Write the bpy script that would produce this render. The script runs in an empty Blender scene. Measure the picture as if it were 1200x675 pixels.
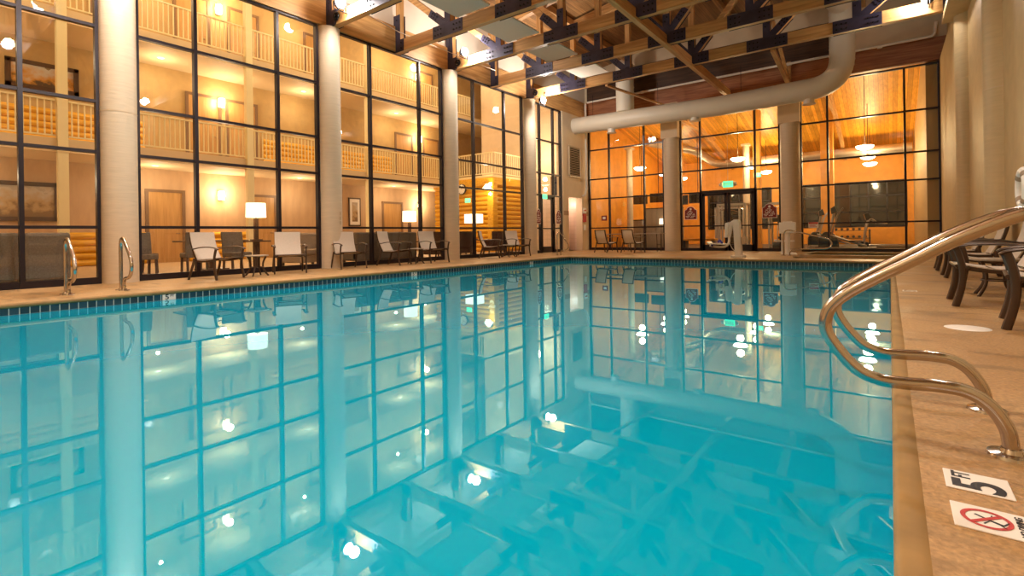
import bpy, bmesh, math, random
from mathutils import Vector, Matrix
random.seed(7)
C = bpy.context.scene.collection
PI = math.pi
XL, XR, YB = -11.66, 1.55, 21.48          # left glazing plane, right wall, back glazing plane
TR = [-1.3, 0.93, 3.15, 5.38, 7.6, 9.85, 12.05, 14.25, 16.5]   # truss lines
WZ = -0.145                               # water level
EXPO = 0.15

# ------------------------------------------------------------------ materials
def nt(name):
    m = bpy.data.materials.new(name); m.use_nodes = True
    n = m.node_tree.nodes; l = m.node_tree.links
    b = n.get('Principled BSDF')
    return m, n, l, b
def plain(name, col, rough=.5, metal=0., spec=.5, noise=0., nscale=8., bump=0., stretch=(1,1,1), coat=0.):
    m, n, l, b = nt(name)
    b.inputs['Roughness'].default_value = rough; b.inputs['Metallic'].default_value = metal
    b.inputs['Specular IOR Level'].default_value = spec; b.inputs['Coat Weight'].default_value = coat
    b.inputs['Base Color'].default_value = (*col, 1)
    if noise or bump:
        tc = n.new('ShaderNodeTexCoord'); mp = n.new('ShaderNodeMapping'); mp.inputs['Scale'].default_value = stretch
        nz = n.new('ShaderNodeTexNoise'); nz.inputs['Scale'].default_value = nscale; nz.inputs['Detail'].default_value = 4
        l.new(tc.outputs['Object'], mp.inputs['Vector']); l.new(mp.outputs[0], nz.inputs['Vector'])
        if noise:
            r = n.new('ShaderNodeValToRGB')
            r.color_ramp.elements[0].position = .3; r.color_ramp.elements[1].position = .7
            r.color_ramp.elements[0].color = (*[c*(1-noise) for c in col], 1)
            r.color_ramp.elements[1].color = (*[min(1, c*(1+noise)) for c in col], 1)
            l.new(nz.outputs[0], r.inputs[0]); l.new(r.outputs[0], b.inputs['Base Color'])
        if bump:
            bp = n.new('ShaderNodeBump'); bp.inputs['Strength'].default_value = bump; bp.inputs['Distance'].default_value = .01
            l.new(nz.outputs[0], bp.inputs['Height']); l.new(bp.outputs[0], b.inputs['Normal'])
    return m
def emit(name, col, st):
    m, n, l, b = nt(name)
    b.inputs['Base Color'].default_value = (*col, 1)
    b.inputs['Emission Color'].default_value = (*col, 1); b.inputs['Emission Strength'].default_value = st
    return m
def wood(name, c0, c1, axis='X', rough=.45, plank=0., scale=1.):
    """long-grained timber; plank > 0 adds board joints of that width across the second axis"""
    m, n, l, b = nt(name); b.inputs['Roughness'].default_value = rough
    tc = n.new('ShaderNodeTexCoord'); mp = n.new('ShaderNodeMapping')
    s = {'X': (.6, 9, 9), 'Y': (9, .6, 9), 'Z': (9, 9, .6)}[axis]
    mp.inputs['Scale'].default_value = [q*scale for q in s]
    nz = n.new('ShaderNodeTexNoise'); nz.inputs['Scale'].default_value = 1.6; nz.inputs['Detail'].default_value = 5; nz.inputs['Distortion'].default_value = .6
    r = n.new('ShaderNodeValToRGB'); r.color_ramp.elements[0].position = .33; r.color_ramp.elements[1].position = .68
    r.color_ramp.elements[0].color = (*c0, 1); r.color_ramp.elements[1].color = (*c1, 1)
    l.new(tc.outputs['Object'], mp.inputs[0]); l.new(mp.outputs[0], nz.inputs[0]); l.new(nz.outputs[0], r.inputs[0])
    out = r.outputs[0]
    if plank:
        sp = n.new('ShaderNodeSeparateXYZ'); l.new(tc.outputs['Object'], sp.inputs[0])
        a = n.new('ShaderNodeMath'); a.operation = 'DIVIDE'; a.inputs[1].default_value = plank
        l.new(sp.outputs[{'X': 'Y', 'Y': 'X', 'Z': 'X'}[axis]], a.inputs[0])
        fl = n.new('ShaderNodeMath'); fl.operation = 'FLOOR'; l.new(a.outputs[0], fl.inputs[0])
        wn = n.new('ShaderNodeTexWhiteNoise'); wn.noise_dimensions = '1D'; l.new(fl.outputs[0], wn.inputs['W'])
        mr = n.new('ShaderNodeMapRange'); mr.inputs['To Min'].default_value = .68; mr.inputs['To Max'].default_value = 1.18
        l.new(wn.outputs['Value'], mr.inputs[0])
        fr = n.new('ShaderNodeMath'); fr.operation = 'FRACT'; l.new(a.outputs[0], fr.inputs[0])
        gt = n.new('ShaderNodeMath'); gt.operation = 'GREATER_THAN'; gt.inputs[1].default_value = .06; l.new(fr.outputs[0], gt.inputs[0])
        m2 = n.new('ShaderNodeMapRange'); m2.inputs['To Min'].default_value = .3; m2.inputs['To Max'].default_value = 1; l.new(gt.outputs[0], m2.inputs[0])
        mu = n.new('ShaderNodeMath'); mu.operation = 'MULTIPLY'; l.new(mr.outputs[0], mu.inputs[0]); l.new(m2.outputs[0], mu.inputs[1])
        hs = n.new('ShaderNodeVectorMath'); hs.operation = 'SCALE'; l.new(out, hs.inputs[0]); l.new(mu.outputs[0], hs.inputs['Scale'])
        out = hs.outputs[0]
    l.new(out, b.inputs['Base Color'])
    return m
def glassy(name, tint=(.97, .97, .95), f0=.06, rough=0.):
    m, n, l, b = nt(name); n.remove(b)
    o = n.get('Material Output')
    tr = n.new('ShaderNodeBsdfTransparent'); tr.inputs[0].default_value = (*tint, 1)
    gl = n.new('ShaderNodeBsdfGlossy'); gl.inputs['Roughness'].default_value = rough
    lw = n.new('ShaderNodeLayerWeight'); lw.inputs['Blend'].default_value = .5
    p = n.new('ShaderNodeMath'); p.operation = 'POWER'; p.inputs[1].default_value = 5; l.new(lw.outputs['Facing'], p.inputs[0])
    mr = n.new('ShaderNodeMapRange'); mr.inputs['To Min'].default_value = f0; mr.inputs['To Max'].default_value = 1; l.new(p.outputs[0], mr.inputs[0])
    mx = n.new('ShaderNodeMixShader'); l.new(mr.outputs[0], mx.inputs[0]); l.new(tr.outputs[0], mx.inputs[1]); l.new(gl.outputs[0], mx.inputs[2])
    l.new(mx.outputs[0], o.inputs[0])
    return m
def mat_water():
    m, n, l, b = nt('pool water'); n.remove(b)
    o = n.get('Material Output')
    di = n.new('ShaderNodeBsdfDiffuse'); di.inputs[0].default_value = (.0, .47, .76, 1)
    tr = n.new('ShaderNodeBsdfTransparent'); tr.inputs[0].default_value = (.10, .80, .90, 1)
    m1 = n.new('ShaderNodeMixShader'); m1.inputs[0].default_value = .12; l.new(di.outputs[0], m1.inputs[1]); l.new(tr.outputs[0], m1.inputs[2])
    gl = n.new('ShaderNodeBsdfGlossy'); gl.inputs['Roughness'].default_value = .0; gl.inputs[0].default_value = (.56, .87, 1, 1)
    tc = n.new('ShaderNodeTexCoord'); nz = n.new('ShaderNodeTexNoise'); nz.inputs['Scale'].default_value = .9; nz.inputs['Detail'].default_value = 1.
    bp = n.new('ShaderNodeBump'); bp.inputs['Strength'].default_value = .003; bp.inputs['Distance'].default_value = .01
    l.new(tc.outputs['Object'], nz.inputs[0]); l.new(nz.outputs[0], bp.inputs['Height']); l.new(bp.outputs[0], gl.inputs['Normal'])
    lw = n.new('ShaderNodeLayerWeight'); lw.inputs['Blend'].default_value = .5
    p = n.new('ShaderNodeMath'); p.operation = 'POWER'; p.inputs[1].default_value = 2.9; l.new(lw.outputs['Facing'], p.inputs[0])
    mr = n.new('ShaderNodeMapRange'); mr.inputs['To Min'].default_value = .05; mr.inputs['To Max'].default_value = .95; l.new(p.outputs[0], mr.inputs[0])
    mx = n.new('ShaderNodeMixShader'); l.new(mr.outputs[0], mx.inputs[0]); l.new(m1.outputs[0], mx.inputs[1]); l.new(gl.outputs[0], mx.inputs[2])
    l.new(mx.outputs[0], o.inputs[0])
    return m
def mat_tile(name, tile, grout, size, rough=.15, var=.35, vertical=True):
    m, n, l, b = nt(name); b.inputs['Roughness'].default_value = rough
    tc = n.new('ShaderNodeTexCoord'); sp = n.new('ShaderNodeSeparateXYZ'); l.new(tc.outputs['Object'], sp.inputs[0])
    ad = n.new('ShaderNodeMath'); ad.operation = 'ADD'; l.new(sp.outputs[0], ad.inputs[0]); l.new(sp.outputs[1], ad.inputs[1])
    cb = n.new('ShaderNodeCombineXYZ')
    if vertical: l.new(ad.outputs[0], cb.inputs[0]); l.new(sp.outputs[2], cb.inputs[1])
    else: l.new(sp.outputs[0], cb.inputs[0]); l.new(sp.outputs[1], cb.inputs[1])
    mp = n.new('ShaderNodeMapping'); mp.inputs['Location'].default_value = (0, .05, 0); l.new(cb.outputs[0], mp.inputs[0])
    br = n.new('ShaderNodeTexBrick'); br.offset = 0; br.inputs['Scale'].default_value = 1
    br.inputs['Brick Width'].default_value = size; br.inputs['Row Height'].default_value = size; br.inputs['Mortar Size'].default_value = size*.05
    br.inputs['Mortar Smooth'].default_value = .1
    br.inputs['Color1'].default_value = (*tile, 1); br.inputs['Color2'].default_value = (*[c*(1-var) for c in tile], 1); br.inputs['Mortar'].default_value = (*grout, 1)
    l.new(mp.outputs[0], br.inputs[0]); l.new(br.outputs[0], b.inputs['Base Color'])
    return m
def mat_deck():
    m, n, l, b = nt('sprayed deck concrete')
    tc = n.new('ShaderNodeTexCoord')
    n1 = n.new('ShaderNodeTexNoise'); n1.inputs['Scale'].default_value = .9; n1.inputs['Detail'].default_value = 6
    n2 = n.new('ShaderNodeTexNoise'); n2.inputs['Scale'].default_value = 60; n2.inputs['Detail'].default_value = 3
    v = n.new('ShaderNodeTexVoronoi'); v.inputs['Scale'].default_value = 26
    for q in (n1, n2, v): l.new(tc.outputs['Object'], q.inputs['Vector'])
    r = n.new('ShaderNodeValToRGB'); r.color_ramp.elements[0].position = .35; r.color_ramp.elements[1].position = .66
    r.color_ramp.elements[0].color = (.35, .195, .075, 1); r.color_ramp.elements[1].color = (.49, .30, .135, 1)
    l.new(n1.outputs[0], r.inputs[0])
    mr = n.new('ShaderNodeMapRange'); mr.inputs['From Min'].default_value = .3; mr.inputs['From Max'].default_value = .7; mr.inputs['To Min'].default_value = .78; mr.inputs['To Max'].default_value = 1.2
    l.new(n2.outputs[0], mr.inputs[0])
    sc = n.new('ShaderNodeVectorMath'); sc.operation = 'SCALE'; l.new(r.outputs[0], sc.inputs[0]); l.new(mr.outputs[0], sc.inputs['Scale'])
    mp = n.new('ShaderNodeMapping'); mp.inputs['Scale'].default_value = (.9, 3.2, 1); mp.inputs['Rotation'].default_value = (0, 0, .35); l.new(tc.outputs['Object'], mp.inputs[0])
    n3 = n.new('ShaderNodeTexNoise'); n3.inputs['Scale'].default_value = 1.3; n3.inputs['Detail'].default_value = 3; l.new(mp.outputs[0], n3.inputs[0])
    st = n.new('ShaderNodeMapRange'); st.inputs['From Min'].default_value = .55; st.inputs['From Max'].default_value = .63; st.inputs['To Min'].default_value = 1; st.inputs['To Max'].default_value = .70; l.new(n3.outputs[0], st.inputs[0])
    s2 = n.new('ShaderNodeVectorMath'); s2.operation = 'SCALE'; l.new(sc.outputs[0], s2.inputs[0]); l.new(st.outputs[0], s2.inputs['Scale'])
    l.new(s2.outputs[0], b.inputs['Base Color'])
    rr = n.new('ShaderNodeMapRange'); rr.inputs['From Min'].default_value = .35; rr.inputs['From Max'].default_value = .6; rr.inputs['To Min'].default_value = .34; rr.inputs['To Max'].default_value = .6
    l.new(n1.outputs[0], rr.inputs[0]); l.new(rr.outputs[0], b.inputs['Roughness'])
    ad = n.new('ShaderNodeMath'); ad.operation = 'ADD'; l.new(n2.outputs[0], ad.inputs[0]); l.new(v.outputs['Distance'], ad.inputs[1])
    bp = n.new('ShaderNodeBump'); bp.inputs['Strength'].default_value = .6; bp.inputs['Distance'].default_value = .006
    l.new(ad.outputs[0], bp.inputs['Height']); l.new(bp.outputs[0], b.inputs['Normal'])
    return m
def mat_paint_scene(name, cols, seed):
    """a framed landscape: loose bands of colour, nothing recognisable"""
    m, n, l, b = nt(name); b.inputs['Roughness'].default_value = .6
    tc = n.new('ShaderNodeTexCoord'); mp = n.new('ShaderNodeMapping'); mp.inputs['Location'].default_value = (seed, 0, 0); mp.inputs['Scale'].default_value = (1, .8, 1)
    nz = n.new('ShaderNodeTexNoise'); nz.inputs['Scale'].default_value = 6; nz.inputs['Detail'].default_value = 8
    l.new(tc.outputs['Object'], mp.inputs[0]); l.new(mp.outputs[0], nz.inputs[0])
    sp = n.new('ShaderNodeSeparateXYZ'); l.new(tc.outputs['Object'], sp.inputs[0])
    a = n.new('ShaderNodeMath'); a.operation = 'MULTIPLY_ADD'; a.inputs[1].default_value = .85; l.new(sp.outputs[2], a.inputs[0]); l.new(nz.outputs[0], a.inputs[2])
    r = n.new('ShaderNodeValToRGB'); cr = r.color_ramp
    for i, c in enumerate(cols):
        e = cr.elements[i] if i < 2 else cr.elements.new(.5)
        e.position = .25 + .6*i/(len(cols)-1); e.color = (*c, 1)
    l.new(a.outputs[0], r.inputs[0]); l.new(r.outputs[0], b.inputs['Base Color'])
    return m

M = {}
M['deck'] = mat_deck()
M['coping'] = plain('coping concrete', (.30, .175, .055), .6, noise=.22, nscale=5, bump=.2)
M['water'] = mat_water()
M['plaster'] = plain('pool plaster', (.30, .80, .86), .5)
M['tile'] = mat_tile('waterline tile', (.018, .07, .115), (.50, .60, .60), .0985)
M['glass'] = glassy('window glass')
M['frame'] = plain('dark bronze window metal', (.016, .010, .016), .35, .3)
M['column'] = plain('cream column paint', (.64, .515, .375), .5, noise=.05, nscale=3, bump=.5, stretch=(1, 1, 9))
M['wallp'] = plain('cream wall paint', (.66, .50, .33), .6, noise=.04, nscale=3)
M['wallt'] = plain('tan plaster wall', (.58, .41, .20), .6, noise=.06, nscale=4, bump=.25)
M['timberX'] = wood('glulam timber across', (.42, .20, .065), (.66, .37, .14), 'X')
M['timberY'] = wood('glulam timber along', (.42, .20, .065), (.66, .37, .14), 'Y')
M['timberZ'] = wood('timber post', (.42, .20, .065), (.66, .37, .14), 'Z')
M['deckwood'] = wood('roof deck planks', (.27, .125, .04), (.45, .23, .08), 'Y', plank=.14)
M['beamred'] = wood('stained header beam', (.22, .07, .025), (.42, .17, .07), 'X', scale=1.2)
M['steel'] = plain('dark painted steel plate', (.042, .036, .064), .36, .35, noise=.3, nscale=3)
M['bolt'] = plain('bolt head steel', (.01, .01, .014), .4, .6)
M['duct'] = plain('white duct wrap', (.74, .66, .54), .45, noise=.03, nscale=2)
M['pipe'] = plain('white pipe paint', (.78, .70, .60), .4)
M['panel'] = plain('white acoustic panel', (.82, .72, .60), .8)
M['chrome'] = plain('polished stainless steel', (.52, .47, .43), .13, 1.)
M['sling'] = plain('cream sling mesh', (.60, .51, .43), .7, noise=.06, nscale=60)
M['bronze'] = plain('bronze chair frame', (.075, .046, .031), .35, .5)
M['tabletop'] = plain('speckled table top', (.34, .27, .20), .3, noise=.2, nscale=60)
M['white'] = plain('white plastic', (.88, .85, .80), .35)
M['signred'] = plain('maroon sign face', (.20, .012, .016), .4)
M['signwhite'] = plain('white sign print', (.85, .80, .74), .5)
M['black'] = plain('black print', (.012, .010, .018), .5)
M['red'] = plain('red print', (.50, .03, .03), .45)
M['blue'] = plain('blue strap', (.02, .03, .35), .6)
M['cream'] = plain('pale yellow balcony paint', (.84, .72, .42), .5)
M['lobbywall'] = plain('lobby wall covering', (.54, .35, .20), .7, noise=.08, nscale=5, stretch=(1, 1, .3))
M['lobbyup'] = plain('upper corridor wall', (.52, .34, .14), .7, noise=.06, nscale=4)
M['soffit'] = plain('soffit paint', (.66, .50, .30), .7)
M['log'] = wood('golden round logs', (.64, .30, .012), (.88, .48, .025), 'Y', .4)
M['logx'] = wood('golden logs across', (.64, .30, .012), (.88, .48, .025), 'X', .4)
M['door'] = wood('oak door veneer', (.42, .22, .07), (.55, .31, .11), 'Z', .4)
M['doortrim'] = plain('dark door casing', (.20, .11, .055), .5)
M['carpet'] = plain('lobby floor', (.50, .33, .17), .55, noise=.15, nscale=9)
M['fabric'] = plain('brown grey upholstery', (.17, .13, .095), .85, noise=.2, nscale=40)
M['fabric2'] = plain('light upholstery', (.36, .27, .19), .85, noise=.15, nscale=40)
M['leather'] = plain('dark leather', (.06, .025, .02), .35)
M['walnut'] = plain('dark walnut', (.10, .05, .028), .35)
M['shade'] = emit('lit linen lamp shade', (1., .86, .62), 1.7)
M['sconce'] = emit('lit sconce glass', (1., .80, .52), 9.)
M['orangewood'] = wood('honey pine boards', (.72, .30, .022), (.92, .45, .05), 'Y', .4, plank=.16)
M['orangewall'] = plain('honey orange wall', (.78, .34, .04), .55, noise=.08, nscale=3)
M['fitwall'] = plain('tan gym wall', (.50, .34, .16), .6)
M['galv'] = plain('galvanised duct metal', (.60, .50, .40), .35, .7)
M['gymfloor'] = plain('dark rubber gym floor', (.08, .06, .05), .5)
M['night'] = plain('night window glass', (.012, .010, .010), .04, 0., .8)
M['gymblack'] = plain('black machine plastic', (.02, .018, .018), .35)
M['gymgrey'] = plain('grey machine metal', (.42, .38, .34), .35, .5)
M['pendant'] = emit('lit pendant bowl', (1., .85, .55), 14.)
M['exitgreen'] = emit('lit green exit face', (.10, .85, .40), 1.6)
M['lamp'] = emit('lit floodlight lens', (1., .96, .90), 60.)
M['picframe'] = plain('dark picture frame', (.075, .035, .018), .4)
M['pic1'] = mat_paint_scene('autumn landscape', [(.10, .06, .03), (.60, .28, .04), (.75, .48, .10), (.25, .18, .10), (.60, .62, .62)], 3.)
M['columnt'] = plain('tan column paint', (.62, .46, .25), .5, noise=.05, nscale=3, bump=.4, stretch=(1, 1, 9))
M['pic2'] = mat_paint_scene('plain landscape', [(.22, .13, .06), (.45, .30, .14), (.30, .22, .14), (.42, .36, .30), (.50, .44, .38)], 9.)
M['mirrorgrey'] = plain('grey laminate cabinet', (.30, .24, .18), .4)
M['pinktile'] = mat_tile('pale wall tile', (.72, .52, .40), (.60, .42, .30), .2, .3, .06)
M['tileband'] = plain('brown tile border', (.38, .22, .13), .4)
M['backdark'] = wood('dark stained boards', (.035, .014, .006), (.09, .04, .018), 'X', plank=0)
M['louver'] = plain('louver blade paint', (.55, .42, .28), .5)
M['dark'] = plain('dark void', (.01, .008, .008), .9)

# ------------------------------------------------------------------ mesh building
class MB:
    def __init__(s): s.v = []; s.f = []; s.m = []; s.cur = 0; s.mats = []
    def mat(s, m):
        if m not in s.mats: s.mats.append(m)
        s.cur = s.mats.index(m); return s
    def add(s, vs, fs):
        o = len(s.v); s.v += [tuple(v) for v in vs]
        for f in fs: s.f.append([i+o for i in f]); s.m.append(s.cur)
        return s
    def box(s, x0, x1, y0, y1, z0, z1, mtx=None):
        vs = [(x, y, z) for x in (x0, x1) for y in (y0, y1) for z in (z0, z1)]
        if mtx is not None: vs = [mtx @ Vector(v) for v in vs]
        return s.add(vs, [(0, 1, 3, 2), (4, 6, 7, 5), (0, 4, 5, 1), (2, 3, 7, 6), (0, 2, 6, 4), (1, 5, 7, 3)])
    def bar(s, p0, p1, w, h, up=(0, 0, 1)):
        p0 = Vector(p0); p1 = Vector(p1); d = (p1-p0).normalized(); up = Vector(up)
        a = d.cross(up)
        if a.length < 1e-4: a = d.cross(Vector((1, 0, 0)))
        a.normalize(); b = a.cross(d).normalized()
        vs = [p + a*(i*w/2) + b*(j*h/2) for p in (p0, p1) for i, j in ((-1, -1), (1, -1), (1, 1), (-1, 1))]
        return s.add(vs, [(0, 1, 2, 3), (7, 6, 5, 4), (0, 4, 5, 1), (1, 5, 6, 2), (2, 6, 7, 3), (3, 7, 4, 0)])
    def tube(s, pts, r, seg=10, caps=True, flat=None):
        pts = [Vector(p) for p in pts]; n = len(pts); rs = r if isinstance(r, (list, tuple)) else [r]*n
        vs = []; prev = None
        for i, p in enumerate(pts):
            t = (pts[min(i+1, n-1)]-pts[max(i-1, 0)]).normalized()
            if prev is None:
                a = t.cross(Vector((0, 0, 1)))
                if a.length < 1e-3: a = t.cross(Vector((0, 1, 0)))
            else: a = prev - t*prev.dot(t)
            a.normalize(); prev = a; b = t.cross(a)
            fa, fb = flat or (1, 1)
            for k in range(seg):
                an = 2*PI*k/seg; vs.append(p + a*(math.cos(an)*rs[i]*fa) + b*(math.sin(an)*rs[i]*fb))
        fs = [(i*seg+k, i*seg+(k+1) % seg, (i+1)*seg+(k+1) % seg, (i+1)*seg+k) for i in range(n-1) for k in range(seg)]
        if caps: fs += [tuple(range(seg))[::-1], tuple((n-1)*seg+k for k in range(seg))]
        return s.add(vs, fs)
    def cyl(s, x, y, z0, z1, r, seg=24, r1=None):
        return s.tube([(x, y, z0), (x, y, z1)], [r, r if r1 is None else r1], seg)
    def lathe(s, prof, seg=24, c=(0, 0, 0)):
        vs = [(c[0]+r*math.cos(2*PI*k/seg), c[1]+r*math.sin(2*PI*k/seg), c[2]+z) for r, z in prof for k in range(seg)]
        fs = [(i*seg+k, i*seg+(k+1) % seg, (i+1)*seg+(k+1) % seg, (i+1)*seg+k) for i in range(len(prof)-1) for k in range(seg)]
        return s.add(vs, fs)
    def prism(s, poly, fn, d0, d1):
        """poly in 2-D, fn(a, b, depth) -> point"""
        n = len(poly); vs = [fn(a, b, d0) for a, b in poly]+[fn(a, b, d1) for a, b in poly]
        return s.add(vs, [tuple(range(n))[::-1], tuple(range(n, 2*n))]+[(i, (i+1) % n, n+(i+1) % n, n+i) for i in range(n)])
    def grid(s, rows, th):
        """sheet through rows of points (list of lists), thickened downwards along its normal"""
        nr, nc = len(rows), len(rows[0]); P = [[Vector(p) for p in r] for r in rows]
        top = []; bot = []
        for i in range(nr):
            for j in range(nc):
                du = P[min(i+1, nr-1)][j]-P[max(i-1, 0)][j]; dv = P[i][min(j+1, nc-1)]-P[i][max(j-1, 0)]
                nn = du.cross(dv).normalized(); top.append(P[i][j]+nn*th/2); bot.append(P[i][j]-nn*th/2)
        N = nr*nc; fs = []
        for i in range(nr-1):
            for j in range(nc-1):
                a = i*nc+j; fs.append((a, a+nc, a+nc+1, a+1)); fs.append((N+a, N+a+1, N+a+nc+1, N+a+nc))
        for j in range(nc-1): fs.append((j, j+1, N+j+1, N+j)); a = (nr-1)*nc+j; fs.append((a+1, a, N+a, N+a+1))
        for i in range(nr-1): a = i*nc; fs.append((a+nc, a, N+a, N+a+nc)); b = a+nc-1; fs.append((b, b+nc, N+b+nc, N+b))
        return s.add(top+bot, fs)
    def build(s, name, m=None, parent=None, smooth=False, bevel=0., loc=(0, 0, 0)):
        me = bpy.data.meshes.new(name)
        me.from_pydata(s.v, [], s.f)
        ms = s.mats or [m]
        for q in ms: me.materials.append(q)
        me.polygons.foreach_set('material_index', s.m if s.mats else [0]*len(s.f))
        bm = bmesh.new(); bm.from_mesh(me); bmesh.ops.recalc_face_normals(bm, faces=bm.faces); bm.to_mesh(me); bm.free()
        if smooth:
            me.polygons.foreach_set('use_smooth', [True]*len(me.polygons))
            try: me.set_sharp_from_angle(angle=math.radians(40))
            except Exception: pass
        me.update()
        o = bpy.data.objects.new(name, me); C.objects.link(o); o.location = loc
        if parent: o.parent = parent
        if bevel:
            b = o.modifiers.new('edge', 'BEVEL'); b.width = bevel; b.segments = 2; b.limit_method = 'ANGLE'
        return o
def tag(o, label=None, cat=None, group=None, kind=None):
    if label: o['label'] = label
    if cat: o['category'] = cat
    if group: o['group'] = group
    if kind: o['kind'] = kind
    return o
def empty(name, loc=(0, 0, 0), rz=0., label=None, cat=None, group=None, kind=None, parent=None):
    o = bpy.data.objects.new(name, None); C.objects.link(o); o.location = loc; o.rotation_euler = (0, 0, rz); o.empty_display_size = .1
    if parent: o.parent = parent
    return tag(o, label, cat, group, kind)
KIDS = {}
def copy_tree(o, loc=None, rz=None, label=None, parent=None, group=None):
    c = o.copy(); C.objects.link(c); c.parent = parent
    if loc is not None: c.location = loc
    if rz is not None: c.rotation_euler = (0, 0, rz)
    if label: c['label'] = label
    if group: c['group'] = group
    for ch in [x for x in C.objects if x.parent == o and x != c]: copy_tree(ch, parent=c)
    return c
def struct(o, label=None): return tag(o, label, None, None, 'structure')
def smooth_path(pts, n=6):
    P = [Vector(p) for p in pts]; out = []
    for i in range(len(P)-1):
        a = P[max(i-1, 0)]; b = P[i]; c = P[i+1]; d = P[min(i+2, len(P)-1)]
        for k in range(n):
            t = k/n; out.append(.5*((2*b)+(c-a)*t+(2*a-5*b+4*c-d)*t*t+(3*b-a-3*c+d)*t**3))
    out.append(P[-1]); return out
def round_path(pts, rads, n=6):
    """polyline with filleted corners"""
    P = [Vector(p) for p in pts]; out = [P[0]]
    for i in range(1, len(P)-1):
        a = (P[i-1]-P[i]); b = (P[i+1]-P[i]); r = min(rads[i-1] if isinstance(rads, (list, tuple)) else rads, a.length*.49, b.length*.49)
        a.normalize(); b.normalize(); p0 = P[i]+a*r; p1 = P[i]+b*r
        for k in range(n+1):
            t = k/n; out.append((1-t)**2*p0+2*t*(1-t)*P[i]+t*t*p1)
    out.append(P[-1]); return out
_fc = {}
def text(name, body, size, mtx, m, parent, depth=.002, sx=1., align='CENTER'):
    cu = bpy.data.curves.new(name, 'FONT'); cu.body = body; cu.size = size; cu.extrude = depth/2; cu.align_x = align; cu.align_y = 'CENTER'
    cu.offset = size*.022
    t = bpy.data.objects.new(name, cu); C.objects.link(t)
    dg = bpy.context.evaluated_depsgraph_get(); me = bpy.data.meshes.new_from_object(t.evaluated_get(dg))
    C.objects.unlink(t); bpy.data.objects.remove(t)
    me.transform(mtx @ Matrix.Diagonal((sx, 1, 1, 1)))
    me.materials.clear(); me.materials.append(m)
    o = bpy.data.objects.new(name, me); C.objects.link(o)
    if parent: o.parent = parent
    return o
def frame_mtx(origin, right, up):
    r = Vector(right).normalized(); u = Vector(up).normalized(); n = r.cross(u)
    return Matrix(((r.x, u.x, n.x, origin[0]), (r.y, u.y, n.y, origin[1]), (r.z, u.z, n.z, origin[2]), (0, 0, 0, 1)))
def light(name, loc, power, col=(1, .86, .66), r=.1, parent=None):
    d = bpy.data.lights.new(name, 'POINT'); d.energy = power; d.color = col; d.shadow_soft_size = r
    o = bpy.data.objects.new(name, d); C.objects.link(o); o.location = loc
    if parent: o.parent = parent
    return o

# ------------------------------------------------------------------ camera
cd = bpy.data.cameras.new('camera'); cam = bpy.data.objects.new('camera', cd); C.objects.link(cam)
f = 586.378; yaw = .646930; roll = -.01436218
R = Vector((math.cos(yaw), math.sin(yaw), 0)); U = Vector((0, 0, 1)); F = Vector((-math.sin(yaw), math.cos(yaw), 0))
cx = R*math.cos(roll)+U*math.sin(roll); cy = -R*math.sin(roll)+U*math.cos(roll); cz = -F
cam.matrix_world = Matrix(((cx.x, cy.x, cz.x, 0), (cx.y, cy.y, cz.y, 0), (cx.z, cy.z, cz.z, .8), (0, 0, 0, 1)))
cd.sensor_width = 36; cd.lens = f/1200*36; cd.shift_y = -(337.5-274.632)/1200; cd.clip_start = .02; cd.clip_end = 200
bpy.context.scene.camera = cam
# ------------------------------------------------------------------ floor, pool, spa
PX0, PX1, PY0, PY1 = -9.0, .02, -1.6, 15.22
SX0, SX1, SY0, SY1 = -2.35, .75, 16.55, 19.5
def slab(mb, x0, x1, y0, y1, z0=-.3, z1=0.): mb.box(x0, x1, y0, y1, z0, z1)
fl = MB()
for q in ((XL-.1, PX0-.045, -3.2, YB), (PX1+.045, XR+.2, -3.2, SY0), (PX0-.045, PX1+.045, -3.2, PY0-.045), (PX0-.045, PX1+.045, PY1+.045, SY0),
          (PX0-.045, SX0+.05, SY0, YB), (SX0+.05, SX1-.05, SY1-.05, YB), (SX1-.05, XR+.2, SY0, YB), (SX0+.05, SX1-.05, SY0, SY0+.05)):
    slab(fl, *q)
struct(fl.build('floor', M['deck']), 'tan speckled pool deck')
def ring(name, x0, x1, y0, y1, prof, m, rc, ztop):
    """closed ring; prof = (outward offset, z); corner radius rc"""
    n = 8; loop = []
    for cx_, cy_, a0 in ((x1-rc, y1-rc, 0), (x0+rc, y1-rc, 90), (x0+rc, y0+rc, 180), (x1-rc, y0+rc, 270)):
        for k in range(n+1):
            a = math.radians(a0+90*k/n); loop.append((cx_+rc*math.cos(a), cy_+rc*math.sin(a), math.cos(a), math.sin(a)))
    L = len(loop); K = len(prof); mb = MB()
    vs = [(x+ox*nx, y+ox*ny, ztop+z) for x, y, nx, ny in loop for ox, z in prof]
    fs = [(i*K+k, ((i+1) % L)*K+k, ((i+1) % L)*K+(k+1) % K, i*K+(k+1) % K) for i in range(L) for k in range(K)]
    mb.add(vs, fs); return mb.build(name, m, None, True)
nose = [(.0+.03-.03*math.cos(a), -.028+.028*math.sin(a)) for a in [PI*k/8-PI/2 for k in range(9)]]
prof = [(-.02+q[0], q[1]+.0) for q in nose]
prof = [(.058, -.05), (-.0, -.056)]+[(-.022*math.cos(a), -.026+.03*math.sin(a)) for a in [-1.2+2.6*k/6 for k in range(7)]]+[(.015, .005), (.045, .003), (.058, -.004)]
struct(ring('trim_1', PX0, PX1, PY0, PY1, prof, M['coping'], .12, 0.), 'rounded concrete coping around the pool')
bs = MB()      # basin: open box with walls and floor, tile band above
bs.mat(M['plaster'])
for q in ((PX0-.3, PX0, PY0, PY1), (PX1, PX1+.3, PY0, PY1), (PX0-.3, PX1+.3, PY0-.3, PY0), (PX0-.3, PX1+.3, PY1, PY1+.3)): bs.box(*q, -1.7, -.30)
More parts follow.
